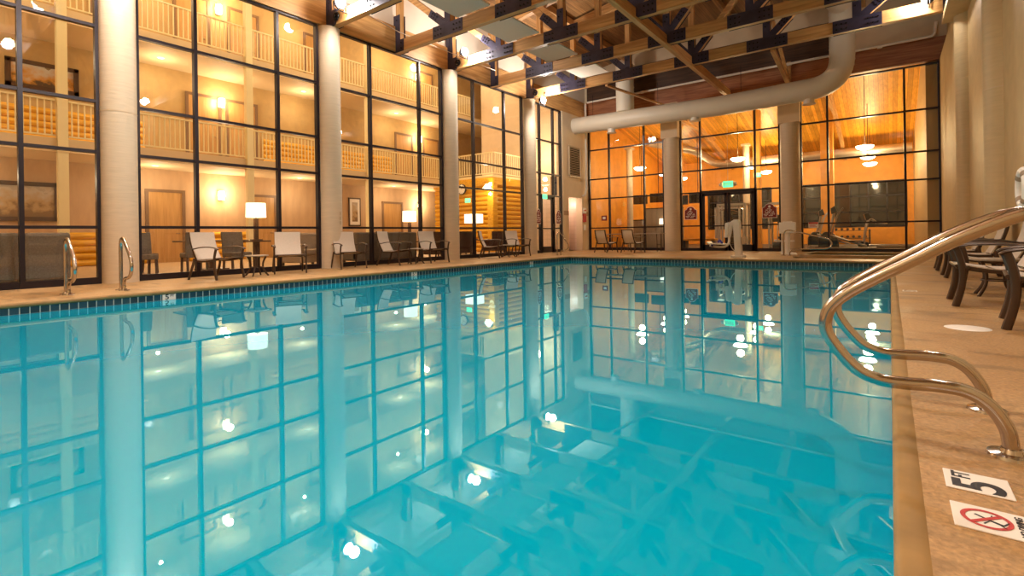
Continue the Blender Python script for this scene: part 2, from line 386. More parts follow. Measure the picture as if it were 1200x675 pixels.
bs.box(PX0-.3, PX1+.3, PY0-.3, PY1+.3, -1.9, -1.7)
# entry bench and steps under water
bs.box(PX0, PX0+.45, PY0, PY0+3, -1.7, -1.1)
basin = struct(bs.build('floor_pool', None), 'turquoise plaster pool shell')
tb = MB()
for q in ((PX0-.3, PX0, PY0-.3, PY1+.3), (PX1, PX1+.3, PY0-.3, PY1+.3), (PX0, PX1, PY0-.3, PY0), (PX0, PX1, PY1, PY1+.3)): tb.box(*q, -.30, -.052)
struct(tb.build('trim_2', M['tile']), 'dark blue waterline tiles with white grout')
w = MB(); w.add([(PX0, PY0, WZ), (PX1, PY0, WZ), (PX1, PY1, WZ), (PX0, PY1, WZ)], [(0, 1, 2, 3)])
tag(w.build('pool_water', M['water']), 'still turquoise pool water mirroring the windows and trusses', 'water', kind='stuff')
# spa
prof2 = [(.22, -.09), (.0, -.09)]+[(-.03*math.cos(a), -.045+.045*math.sin(a)) for a in [-1.2+2.6*k/6 for k in range(7)]]+[(.1, .0), (.19, -.01), (.22, -.09)]
spa = empty('spa_tub', ((SX0+SX1)/2, (SY0+SY1)/2, 0), label='sunken spa with raised tan rim at the far end of the pool', cat='spa')
o = ring('rim', -1.25, 1.25, -1.18, 1.18, prof2, M['coping'], .5, .09); o.parent = spa
t = MB(); n_ = 40
def rrect(hx, hy, rc, n=8):
    out = []
    for sx, sy, a0 in ((1, 1, 0), (-1, 1, 90), (-1, -1, 180), (1, -1, 270)):
        for k in range(n+1):
            a = math.radians(a0+90*k/n); out.append((sx*(hx-rc)+rc*math.cos(a), sy*(hy-rc)+rc*math.sin(a)))
    return out
rr = rrect(1.25, 1.18, .5); L_ = len(rr)
t.add([(x, y, z) for z in (.0, -.28) for x, y in rr], [(i, (i+1) % L_, L_+(i+1) % L_, L_+i) for i in range(L_)])
t.build('tile_band', M['tile'], spa)
t = MB(); t.add([(x, y, z) for z in (-.28, -.9) for x, y in rr], [(i, (i+1) % L_, L_+(i+1) % L_, L_+i) for i in range(L_)]+[tuple(range(L_, 2*L_))]); t.build('basin', M['plaster'], spa)
t = MB(); t.add([(x, y, -.1) for x, y in rr], [tuple(range(L_))]); t.build('spa_water', M['water'], spa)

# ------------------------------------------------------------------ room shell
def zroof(x): return 8.45 + (1-abs(x+5.05)/6.7)*1.1
b = MB(); b.box(XR, XR+.3, -3.2, YB+.2, 0, 8.4); struct(b.build('wall_right', M['wallt']), 'tan plaster side wall')
b = MB(); b.box(XL-.3, XR+.3, -3.4, -3.2, 0, 9.8); struct(b.build('wall_near', M['wallt']), 'tan plaster end wall')
rf = MB()
rf.add([(XL-.3, -3.4, zroof(XL-.3)), (-5.05, -3.4, 9.58), (-5.05, YB+.4, 9.58), (XL-.3, YB+.4, zroof(XL-.3)),
        (XL-.3, -3.4, zroof(XL-.3)+.2), (-5.05, -3.4, 9.78), (-5.05, YB+.4, 9.78), (XL-.3, YB+.4, zroof(XL-.3)+.2)],
       [(0, 1, 2, 3), (4, 7, 6, 5), (0, 4, 5, 1), (1, 5, 6, 2), (2, 6, 7, 3), (3, 7, 4, 0)])
rf.add([(XR+.3, -3.4, zroof(XR+.3)), (-5.05, -3.4, 9.58), (-5.05, YB+.4, 9.58), (XR+.3, YB+.4, zroof(XR+.3)),
        (XR+.3, -3.4, zroof(XR+.3)+.2), (-5.05, -3.4, 9.78), (-5.05, YB+.4, 9.78), (XR+.3, YB+.4, zroof(XR+.3)+.2)],
       [(0, 1, 2, 3), (4, 7, 6, 5), (0, 4, 5, 1), (1, 5, 6, 2), (2, 6, 7, 3), (3, 7, 4, 0)])
struct(rf.build('ceiling', M['deckwood']), 'sloped plank roof deck')
b = MB(); b.prism([(XL-.3, 7.02), (XR+.3, 7.02), (XR+.3, 8.4), (-5.05, 9.55), (XL-.3, 8.4)], lambda a, c, d: (a, d, c), YB-.02, YB+.2)
struct(b.build('wall_back', M['wallp']), 'cream gable above the back windows')
# timber header along the left glazing and the stained one over the back glazing
b = MB(); b.box(XL-.12, XL+.10, -3.2, YB, 6.24, 6.98); b.mat(M['timberY'])
struct(b.build('wall_left_header', M['timberY']), 'timber header above the left windows').name = 'beam'
b = MB(); b.box(XL+.1, -1.45, YB-.05, YB-.022, 7.03, 8.3); struct(b.build('wall_back_boards', M['backdark']), 'dark stained boards over the back windows')
b = MB(); b.box(XL+.1, XR, YB-.14, YB+.1, 6.30, 7.02)
struct(b.build('beam', M['beamred']), 'red-brown stained header beam over the back windows')
b = MB(); b.box(XL-.3, XL-.02, -3.2, YB, 6.98, 8.5); struct(b.build('wall_left_upper', M['panel']), 'cream wall above the timber header')
# wall piece between left glazing and the back corner: tiled alcove, louver, plaster
b = MB(); b.mat(M['wallp'])
b.box(XL-.2, XL+.12, 19.09, 19.55, 0, 6.24); b.box(XL-.2, XL+.12, 20.78, YB, 0, 6.24); b.box(XL-.2, XL+.12, 19.55, 20.78, 2.46, 6.24)
b.mat(M['pinktile'])
b.box(XL-1.3, XL-1.2, 19.5, 20.85, 0, 2.5); b.box(XL-1.3, XL-.2, 20.78, 20.9, 0, 2.5); b.box(XL-1.3, XL-.2, 19.45, 19.55, 0, 2.5)
b.box(XL-1.3, XL-.2, 19.5, 20.85, 2.5, 2.55); b.box(XL-1.3, XL-.1, 19.45, 20.9, -.1, -.0)
b.mat(M['tileband']); b.box(XL-1.2, XL-1.19, 19.55, 20.78, 1.62, 1.80); b.box(XL+.12, XL+.128, 19.12, 19.55, 1.62, 1.82); b.box(XL+.12, XL+.128, 20.78, YB-.1, 1.62, 1.82)
struct(b.build('wall_left', None), 'cream corner wall with tiled alcove')
b = MB(); b.mat(M['dark']); b.box(XL+.12, XL+.13, 19.64, 20.56, 3.44, 4.72)
b.mat(M['louver'])
for k in range(17):
    z = 3.47+k*.076; b.bar((XL+.15, 19.6, z), (XL+.15, 20.6, z), .010, .034, (.8, 0, .6))
for y in (19.6, 20.6): b.box(XL+.12, XL+.18, y-.03, y+.03, 3.40, 4.76)
for z in (3.40, 4.76): b.box(XL+.12, XL+.18, 19.57, 20.63, z-.03, z+.03)
light('alcove_lamp', (XL-.65, 20.15, 2.2), 26, (1, .88, .74), .15)
tag(b.build('wall_louver', None), 'tall louvered air grille high on the cream corner wall', 'air vent')
# soffit box on the right wall and pilasters
b = MB(); b.box(1.12, XR, -3.2, 16.9, 6.02, 6.18); b.box(1.35, XR, 16.9, YB-.02, 0, 6.3); struct(b.build('wall_right_soffit', M['wallt']), 'tan boxed soffit along the side wall').name = 'trim_3'

# ------------------------------------------------------------------ columns
def column(x, y, r, h, label, seam=3.18, cap=None, mt='column'):
    e = empty('round_column', (x, y, 0), label=label, cat='column', kind='structure')
    m = MB(); m.cyl(0, 0, 0, h, r, 40); m.build('shaft', M[mt], e, True)
    m = MB(); m.tube([(0, 0, seam), (0, 0, seam+.012)], r+.004, 40); m.build('seam', M['wallp'], e, True)
    if cap:
        m = MB(); m.box(-cap, cap, -cap*.9, cap*.9, h, 6.3); m.build('block', M['wallp'], e)
    return e
for i, y in enumerate((-1.39, 3.08, 7.55, 12.0, 16.57)):
    column(XL+.06, y, .285, 6.2, ['cream round column outside the frame', 'wide cream round column behind the curved pool handrails', 'cream round column beside the armchair with a table lamp behind glass',
           'cream round column next to the window of the log wall', 'cream round column beside the glass exit door'][i])
for i, y in enumerate((-1.39, 3.08, 7.55, 12.0, 16.57)):
    column(XR+(.07 if i > 2 else .05), y, .30 if i > 2 else .40, 6.02, ['tan round column on the side wall outside the frame', 'tan round column on the side wall near the steel handrail', 'tan round column at the photo edge with the white ring', 'broad tan round column behind the stacked row of deck chairs',
           'tan round column at the far corner by the gym window'][i], mt='columnt')
column(-7.48, YB-.06, .34, 4.82, 'cream round column on the back wall beside the two tan chairs', 2.2, .36)
column(-2.97, YB-.06, .34, 4.82, 'cream round column on the back wall behind the white lift control box', 2.2, .36)

# ------------------------------------------------------------------ windows
ROWS = [1.04, 2.43, 3.36, 4.75, 6.22]
def glazing(n, axis, cut, verts, rows, z0, label, skip=None, w=.065):
    """axis 'Y': plane X=cut running along Y; axis 'X': plane Y=cut running along X"""
    e = tag(empty('window_%d' % n), label, None, None, 'structure')
    fr = MB(); a0, a1 = verts[0], verts[-1]
    P = (lambda a, d, z: (cut+d, a, z)) if axis == 'Y' else (lambda a, d, z: (a, cut+d, z))
    def bx(m, a_, b_, d0, d1, za, zb):
        p = P(a_, d0, za); q = P(b_, d1, zb)
        m.box(min(p[0], q[0]), max(p[0], q[0]), min(p[1], q[1]), max(p[1], q[1]), za, zb)
    for i, a in enumerate(verts):
        ww = w if 0 < i < len(verts)-1 else w*1.1
        bx(fr, a-ww/2, a+ww/2, -.06, .06, z0, rows[-1])
    for z in rows+[.06]:
        h = .055 if z != .06 else .12
        if skip and z < skip[2]:
            bx(fr, a0, skip[0], -.05, .05, z-h/2, z+h/2); bx(fr, skip[1], a1, -.05, .05, z-h/2, z+h/2)
        else: bx(fr, a0, a1, -.05, .05, z-h/2, z+h/2)
    fr.build('frame', M['frame'], e)
    g = MB()
    zz = [z0+.1]+rows
    for i in range(len(verts)-1):
        for k in range(len(zz)-1):
            if skip and verts[i] >= skip[0]-.01 and verts[i+1] <= skip[1]+.01 and zz[k] < skip[2]-.05: continue
            pts = [P(verts[i], 0, zz[k]), P(verts[i+1], 0, zz[k]), P(verts[i+1], 0, zz[k+1]), P(verts[i], 0, zz[k+1])]
            g.add(pts, [(0, 1, 2, 3)])
    g.build('pane', M['glass'], e)
    return e
glazing(1, 'Y', XL, [-1.07, -.04, 1.743, 2.78], ROWS, 0, 'dark gridded window nearest the left frame edge')
glazing(2, 'Y', XL, [3.385, 4.419, 6.195, 7.232], ROWS, 0, 'dark gridded window with the lit table lamp behind it')
glazing(3, 'Y', XL, [7.858, 8.869, 10.714, 11.66], ROWS, 0, 'dark gridded window in front of the long grey sofa')
glazing(4, 'Y', XL, [12.34, 13.238, 14.998, 16.15], ROWS, 0, 'dark gridded window showing the yellow log wall')
glazing(5, 'Y', XL, [16.90, 17.40, 18.45, 19.06], ROWS, 0, 'dark gridded window around the glass exit door', skip=(17.40, 18.45, 2.43))
glazing(6, 'X', YB, [-11.5, -10.464, -8.754, -7.86], ROWS, 0, 'dark gridded window behind the two tan chairs')
glazing(7, 'X', YB, [-7.114, -6.295, -4.20, -3.335], ROWS, 0, 'dark gridded window around the double doors', skip=(-6.295, -4.20, 2.43))
glazing(8, 'X', YB, [-2.623, -1.771, .437, 1.348], ROWS, 0, 'dark gridded window in front of the exercise machines')
# doors
def leaf(parent, P, a0, a1, hinge_right, h=2.38):
    m = MB()
    def bx(a_, b_, d, za, zb):
        p = P(a_, -d, za); q = P(b_, d, zb); m.box(min(p[0], q[0]), max(p[0], q[0]), min(p[1], q[1]), max(p[1], q[1]), za, zb)
    st = .10
    bx(a0, a0+st, .025, .01, h); bx(a1-st, a1, .025, .01, h); bx(a0, a1, .025, .01, .26); bx(a0, a1, .025, h-.11, h); bx(a0+st, a1-st, .02, 1.0, 1.05)
    l_ = m.build('door_leaf', M['frame'], parent)
    g = MB(); g.add([P(a0+st, 0, .26), P(a1-st, 0, .26), P(a1-st, 0, h-.11), P(a0+st, 0, h-.11)], [(0, 1, 2, 3)]); g.build('pane', M['glass'], l_)
    hm = MB(); ah = a0+.06 if hinge_right else a1-.06
    hm.tube([P(ah, .03, .95), P(ah, .08, .95), P(ah, .08, 1.22), P(ah, .03, 1.22)], .012, 8); hm.build('door_handle', M['chrome'], l_, True)
PY = lambda a, d, z: (XL+d, a, z)
PX = lambda a, d, z: (a, YB-d, z)
d1 = tag(empty('door_1'), 'single glass exit door in a dark frame', None, None, 'structure')
m = MB(); m.box(XL-.06, XL+.06, 17.40, 17.47, 0, 2.43); m.box(XL-.06, XL+.06, 18.38, 18.45, 0, 2.43); m.box(XL-.06, XL+.06, 17.4, 18.45, 2.38, 2.47); m.build('door_frame', M['frame'], d1)
leaf(d1, PY, 17.48, 18.37, False)
d2 = tag(empty('door_2'), 'double glass doors to the gym in dark frames', None, None, 'structure')
m = MB()
for x in (-6.295, -4.20): m.box(x-.05, x+.05, YB-.06, YB+.06, 0, 2.43)
m.box(-6.3, -4.2, YB-.06, YB+.06, 2.37, 2.49); m.build('door_frame', M['frame'], d2)
leaf(d2, PX, -6.24, -5.26, False); leaf(d2, PX, -5.24, -4.25, True)

# ------------------------------------------------------------------ trusses
NX = [-11.65+2.2*i for i in range(7)]
zb = 6.2; ch = .33
def ztop(x): return zroof(x)-.22
def make_truss():
    e = empty('roof_truss', (0, 0, 0))
    m = MB(); m.box(XL+.02, XR-.02, -.09, .09, zb, zb+ch); m.build('bottom_chord', M['timberX'], e, bevel=.008)
    for xa, xb in ((XL+.05, -5.05), (-5.05, XR-.05)):
        m = MB(); m.bar((xa, 0, ztop(xa)), (xb, 0, ztop(xb)), .18, .3, (0, 1, 0) if 0 else (0, 0, 1)); m.build('top_chord', M['timberX'], e)
    for i, x in enumerate(NX):
        if i in (0, 6): x = x+(.18 if i == 0 else -.18)
        m = MB(); m.box(x-.085, x+.085, -.085, .085, zb+ch, ztop(x)-.1); m.build('vertical_web', M['timberZ'], e, bevel=.006)
    for i in range(1, 6):
        x = NX[i]; outs = [NX[i-1]] if i < 3 else ([NX[i+1]] if i > 3 else [NX[2], NX[4]])
        for xo in outs:
            a = Vector((x, 0, zb+ch*.7)); t_ = Vector((xo, 0, ztop(xo)-.05)); m = MB(); m.bar(a, t_, .16, .16); m.build('diagonal_web', M['timberX'], e)
    for i in range(0, 7):
        x = NX[i]
        for s_ in (1,):
            m = MB(); m.mat(M['steel'])
            def plate(poly):
                for y0, y1 in ((-.105, -.092), (.092, .105)): m.prism(poly, lambda a_, b_, d: (a_, d, b_), y0, y1)
            if i in (0, 6):
                sg = 1 if i == 0 else -1; xe = x+sg*.02
                plate([(xe, zb-.01), (xe+sg*.42, zb-.01), (xe+sg*.42, zb+ch+.01), (xe, zb+ch+.01)])
                plate([(xe, zb+ch+.01), (xe+sg*.27, zb+ch+.01), (xe+sg*.27, zb+ch+.75), (xe, zb+ch+.75)])
                bolts = [(xe+sg*.32, zb+.08), (xe+sg*.32, zb+.24), (xe+sg*.14, zb+ch+.3), (xe+sg*.14, zb+ch+.6)]
            else:
                plate([(x-.55, zb-.01), (x+.55, zb-.01), (x+.55, zb+ch+.0), (x-.55, zb+ch+.0)])
                plate([(x-.10, zb+ch), (x+.10, zb+ch), (x+.10, zb+ch+.52), (x-.10, zb+ch+.52)])
                bolts = [(x+sx*(.24+.11*k), zb+zz) for sx in (-1, 1) for k in range(3) for zz in (.08, .22)]
                bolts += [(x-.03, zb+ch+.3), (x+.03, zb+ch+.42)]
                for xo in ([NX[i-1]] if i < 3 else ([NX[i+1]] if i > 3 else [NX[2], NX[4]])):
                    a = Vector((x, zb+ch*.7)); t_ = Vector((xo, ztop(xo)-.05)); d = (t_-a).normalized(); nn = Vector((-d.y, d.x))*.1
                    q0 = a-nn; q1 = a+nn; s0 = (zb+ch+.002-q0.y)/d.y; s1 = (zb+ch+.002-q1.y)/d.y
                    for y0, y1 in ((-.108, -.095), (.095, .108)): m.prism([tuple(q0+d*s0), tuple(a-nn+d*.85), tuple(a+nn+d*.85), tuple(q1+d*s1)], lambda a_, b_, dd: (a_, dd, b_), y0, y1)
                    bolts += [tuple(a+d*(.52+.1*k)+nn*s2*.4) for k in range(3) for s2 in (-1, 1)]
            m.mat(M['bolt'])
            for bx_, bz_ in bolts:
                for y0, y1 in ((-.122, -.105), (.105, .122)):
                    m.prism([(bx_+.025*math.cos(q*PI/3), bz_+.025*math.sin(q*PI/3)) for q in range(6)], lambda a_, b_, d: (a_, d, b_), y0, y1)
            m.build('gusset_plate', None, e)
    return e
TL = ['timber roof truss outside the frame behind the viewer', 'timber roof truss outside the frame, nearest overhead', 'timber roof truss over the column behind the curved handrails', 'timber roof truss seen only mirrored in the near water',
      'timber roof truss landing on the column beside the leftmost floodlight', 'timber roof truss between the leftmost and middle floodlights', 'timber roof truss landing on the column below the middle floodlight',
      'timber roof truss just before the farthest floodlight', 'farthest timber roof truss, in front of the white duct']
tproto = make_truss(); tproto.location = (0, TR[0], 0); tag(tproto, TL[0], 'roof truss', 'timber roof trusses across the pool hall')
for y, lb in list(zip(TR, TL))[1:]: copy_tree(tproto, (0, y, 0), None, lb)
# purlins under the deck, bottom braces
for i, x in enumerate(NX[1:6]):
    m = MB(); zt = zroof(x); m.box(x-.07, x+.07, -3.2, YB, zt-.26, zt-.02)
    tag(m.build('roof_purlin', M['timberY']), ['timber purlin nearest the left windows', 'second timber purlin from the left windows', 'ridge timber purlin along the middle of the roof', 'second timber purlin from the side wall', 'timber purlin nearest the side wall'][i], 'purlin', 'purlins under the roof planks')
m = MB(); m.box(-5.12, -4.98, -3.1, 21.33, zb-.09, zb-.012)
for ya, yb in zip(TR, TR[1:]+[21.4]): m.box(-5.08, -5.02, ya+.12, yb-.12, zb-.02, zb+.24)
m.build('timber_brace', M['timberY'])
tag(C.objects['timber_brace'], 'long timber brace running under the middle of all trusses', 'brace')
m = MB(); m.bar((-8.15, 16.6, zb-.04), (-7.48, 21.3, zb-.04), .10, .06); tag(m.build('timber_brace', M['timberY']), 'slanting timber brace just above the left end of the white duct', 'brace')
m = MB(); m.bar((-2.72, 16.6, zb-.03), (-2.95, 21.3, 6.22), .13, .10); m.bar((-2.95, 21.25, 6.25), (-2.95, 21.25, 7.1), .13, .13); m.bar((-2.95, 17.6, 7.8), (-2.95, 21.25, 6.35), .1, .1); tag(m.build('timber_brace', M['timberY']), 'V shaped timber brace above the column behind the lift control box', 'brace')
# white panels lying on the chords
def panel(y0, y1, label):
    m = MB(); m.box(-9.04, -7.92, y0, y1, zb+ch+.005, zb+ch+.045); return tag(m.build('ceiling_panel', M['panel'], bevel=.004), label, 'ceiling panel', 'white panels lying across the truss chords')
PL = {4: 'white ceiling panel at the top photo edge beside the leftmost floodlight', 5: 'large white ceiling panel above the middle floodlight', 6: 'third white ceiling panel along, beyond the middle floodlight', 7: 'farthest and smallest white ceiling panel in the row',
      3: 'white ceiling panel outside the frame above the near pool'}
for i in (3, 4, 5, 6, 7): panel(TR[i]+.14, TR[i+1]-.14, PL[i])
# floodlights on the chord ends
def flood(x, y, z, sgn, label, power, up=0.):
    """up: height of the chord face above the lamp that the arm reaches"""
    e = empty('floodlight', (x, y, z), 0, label, 'floodlight', 'floodlights on the trusses')
    m = MB(); m.tube([(-.10*sgn, 0, 0), (-.02*sgn, 0, 0), (.06*sgn, 0, 0)], [.07, .13, .15], 20); m.build('housing', M['steel'], e, True)
    m = MB(); m.tube([(sgn*(.062+.10*math.sin(t)), 0, 0) for t in [PI*k/12 for k in range(7)]], [.125*math.cos(t)+.002 for t in [PI*k/12 for k in range(7)]], 20); m.build('lens', M['lamp'], e, True)
    m = MB()
    for s_ in (-1, 1): m.tube([(0, .15*s_, 0), (0, .15*s_, -.17)], .012, 6)
    m.tube([(0, -.15, -.17), (0, .15, -.17)], .012, 6); m.build('yoke', M['bolt'], e)
    m = MB(); m.tube([(0, .15, -.17), (0, .22, -.17), (0, .22, up), (0, .268, up)], .016, 6); m.build('arm', M['bolt'], e)
    light('flood_lamp', (.30*sgn, 0, 0), power, (1, .92, .82), .12, e)
    return e
FP = 230
flood(-10.67, 7.25, 6.50, 1, 'leftmost glaring floodlight at the top photo edge', FP)
flood(-10.67, 11.70, 6.56, 1, 'middle glaring floodlight above the third column', FP)
flood(-10.67, 16.15, 5.95, 1, 'farthest small floodlight hanging under the last truss', FP*1.3, .35)
flood(-10.67, 2.8, 6.50, 1, 'floodlight outside the frame over the column by the curved handrails', FP*2.4)
flood(-7.3, 2.8, 6.50, 1, 'added fill floodlight outside the frame over the near end of the pool, window side', FP*2.3)  # this and the next two: unseen lamps added to brighten pool and deck
flood(-2.9, 2.8, 6.50, -1, 'added fill floodlight outside the frame over the near end of the pool, wall side', FP*2.3)
flood(-5.0, -1.65, 6.50, 1, 'added fill floodlight outside the frame behind the viewer', FP*2.4)
flood(.9, 7.25, 6.4, -1, 'floodlight outside the frame above the deck chairs', FP*1.4)
flood(.85, 16.15, 6.5, -1, 'floodlight on the last truss by the side wall', FP*.35)
# column-top brackets (dark steel shoes with a round turnbuckle)
for i, y in enumerate((3.15, 7.6, 12.05, 16.5)):
    e = empty('column_bracket', (XL+.28, y, 6.36), 0, ['dark steel bracket outside the frame', 'dark steel bracket with a round clevis on the column under the leftmost floodlight', 'dark steel bracket with a round clevis on the column under the middle floodlight', 'dark steel bracket on the farthest window column'][i], 'bracket', 'steel brackets on the column tops')
    m = MB(); m.box(-.24, .2, -.13, .13, -.15, .22); m.box(-.24, -.1, -.13, .13, .2, .9); m.build('shoe', M['steel'], e)
    m = MB()
    ring_ = [(.27+.09*math.cos(a), -.14, .02+.09*math.sin(a)) for a in [2*PI*k/16 for k in range(17)]]
    m.tube(ring_, .03, 8); m.tube([(.27, -.2, .02), (.27, -.08, .02)], .035, 10); m.build('clevis', M['bolt'], e, True)
m = MB(); m.tube([(XL+.3, 6.0, 7.2), (XL+.3, 9.7, 6.75), (XL+.3, 14.2, 6.75)], .012, 6); tag(m.build('tie_cable', M['galv']), 'thin steel cable strung below the header over the left windows', 'cable')
m = MB(); m.tube([(-9.0, 13.1, 6.9), (-5.2, 16.2, 7.3)], .008, 6)
# ------------------------------------------------------------------ ducts and pipes
e = empty('air_duct', (0, 20.2, 0), 0, 'long white round duct along the back wall curving upward', 'duct')
path = round_path([(-11.55, 0, 5.74), (-5, 0, 5.62), (-1.22, 0, 5.72), (-1.22, 0, 9.0)], [0.1, .95], 12)
m = MB(); m.tube(path, [.37]*len(path), 36); m.build('main_run', M['duct'], e, True)
m = MB()
for k in range(4, len(path)-1):
    if path[k].x > -2.4 and path[k].z < 6.9:
        t_ = (path[k+1]-path[k-1]).normalized(); m.tube([path[k]-t_*.012, path[k]+t_*.012], .376, 36)
for z in (6.9, 7.3): m.tube([(-1.22, 0, z), (-1.22, 0, z+.03)], .376, 36)
m.build('elbow_seam', M['duct'], e, True)
m = MB(); m.tube([(-9.05, 0, 6.0), (-9.05, 0, 8.0)], .38, 32); m.tube([(-9.05, 0, 7.0), (-9.05, 0, 7.05)], .39, 32); m.build('riser', M['duct'], e, True)
for x in (-9.7, -6.1, -2.2):
    m = MB(); m.tube([(x, 0, 5.37), (x, 0, 5.20)], .17, 20); m.tube([(x, 0, 5.20), (x, 0, 5.18)], .21, 20); m.build('diffuser', M['pipe'], e, True)
m = MB()
for x in (-10.6, -7.6, -4.4):
    m.tube([(x, 0, 5.98), (x, 0, 7.0)], .008, 6)
m.build('hanger_rod', M['bolt'], e)
# second duct piece seen through the trusses
e = empty('air_duct', (-1.6, 17.4, 8.0), 0, 'short white round duct elbow between the trusses near the roof', 'duct')
m = MB(); pth = round_path([(.35, 2.3, .3), (.2, .3, .1), (.2, -1.6, 0)], .5, 8); m.tube(pth, .36, 32); m.build('elbow', M['duct'], e, True)
e = empty('sprinkler_pipe', (0, 21.0, 6.95), 0, 'long white pipe running above the white duct to the corner', 'pipe')
m = MB(); m.tube(round_path([(-11.3, 0, 0), (1.2, 0, .02), (1.25, 0, .45)], .12, 6), .045, 12); m.build('main_run', M['pipe'], e, True)
for x in (-8.6, -5.6, -2.9, -.2):
    m = MB(); m.tube([(x, 0, -.06), (x, 0, .06)], .02, 8); m.tube([(x-.07, 0, 0), (x+.07, 0, 0)], .06, 12); m.build('coupling', M['pipe'], e, True)
e = empty('drain_pipe', (XL+.25, 21.0, 0), 0, 'white vertical pipe with an elbow beside the tiled alcove', 'pipe')
m = MB(); m.tube(round_path([(0, 0, 6.9), (0, 0, 2.95), (0, -.15, 2.6), (-.12, -.15, 2.55)], .12, 6), .05, 12); m.build('riser', M['pipe'], e, True)
m = MB(); m.tube([(0, 0, 2.85), (0, 0, 3.0)], .065, 12); m.tube([(0, 0, 4.6), (0, 0, 4.7)], .06, 12); m.build('coupling', M['pipe'], e, True)
e = empty('alarm_box', (XL+.16, 20.95, 1.55), 0, 'small red and white notice box below the drain pipe', 'alarm box')
m = MB(); m.box(-.03, .02, -.13, .13, -.22, .16); m.build('red_box', M['red'], e)
m = MB(); m.box(-.03, .025, -.12, .12, .2, .45); m.build('placard', M['signwhite'], e)
m = MB(); m.box(-.03, .02, -.07, .07, -.6, -.35); m.build('switch_box', M['white'], e)
m = MB(); m.box(.025, .028, -.1, .1, .3, .36); m.build('print', M['red'], e)
# ------------------------------------------------------------------ stainless hand rails (profile in s = towards the pool, z)
def rail(x, y, label, sgn=-1, k=1., r=.024, nose=None, group=None):
    """flange nearest the pool at (x, y); sgn -1: the pool lies towards -X"""
    e = empty('grab_rail', (x, y, 0), 0, label, 'handrail', group)
    pf = nose or [(0, 0), (.012, .09), (.055, .165), (.115, .205), (.20, .212), (.29, .206), (.37, .208), (.44, .235), (.50, .30), (.545, .375), (.548, .435), (.525, .49), (.47, .545), (.38, .607),
                  (.27, .675), (.16, .745), (.06, .80), (-.02, .838), (-.09, .86), (-.16, .866), (-.22, .845), (-.262, .79), (-.28, .71), (-.285, .5), (-.285, .25), (-.285, 0)]
    pts = smooth_path([(sgn*s, 0, z) for s, z in pf], 5)
    m = MB(); m.tube(pts, r, 18); m.build('bent_tube', M['chrome'], e, True)
    for s in (pf[0][0], pf[-1][0]):
        m = MB(); m.lathe([(r, .03), (r+.006, .028), (r+.012, .014), (r*2.75, .010), (r*2.9, .0)], 24, (sgn*s, 0, 0)); m.build('flange', M['chrome'], e, True)
    return e
rail(.332, 2.44, 'nearest curved steel handrail with its round flange on the deck beside the depth tile')
rail(.33, 2.99, 'second curved steel handrail, just behind the nearest one')
lft = [(0, 0), (-.01, .10), (.03, .17), (.10, .20), (.19, .205), (.28, .24), (.34, .31), (.355, .40), (.335, .48), (.28, .56), (.20, .64), (.11, .72), (.03, .79), (-.04, .825), (-.10, .81), (-.135, .76), (-.15, .66), (-.15, .4), (-.15, 0)]
rail(-9.72, 1.95, 'curved steel handrail in front of the left window', 1, r=.026, nose=lft)
rail(-9.70, 2.62, 'curved steel handrail in front of the wide round column', 1, r=.026, nose=lft)
spn = [(0, 0), (.0, .08), (.06, .18), (.18, .20), (.5, .21), (.95, .22), (1.08, .27), (1.13, .36), (1.10, .46), (1.0, .53), (.6, .645), (.2, .755), (0, .80), (-.10, .78), (-.16, .70), (-.17, .5), (-.17, 0)]
rail(-2.55, 18.0, 'long low steel handrail reaching over the spa', 1, r=.022, nose=spn)
rail(-9.6, 14.0, 'slim steel handrail at the far corner of the pool by the exit door', 1, r=.02, nose=[(0, 0), (0, .1), (.05, .18), (.2, .2), (.3, .25), (.33, .33), (.3, .42), (.15, .62), (.0, .8), (-.08, .84), (-.15, .78), (-.16, .5), (-.16, 0)]).location = (-9.75, 15.9, 0)

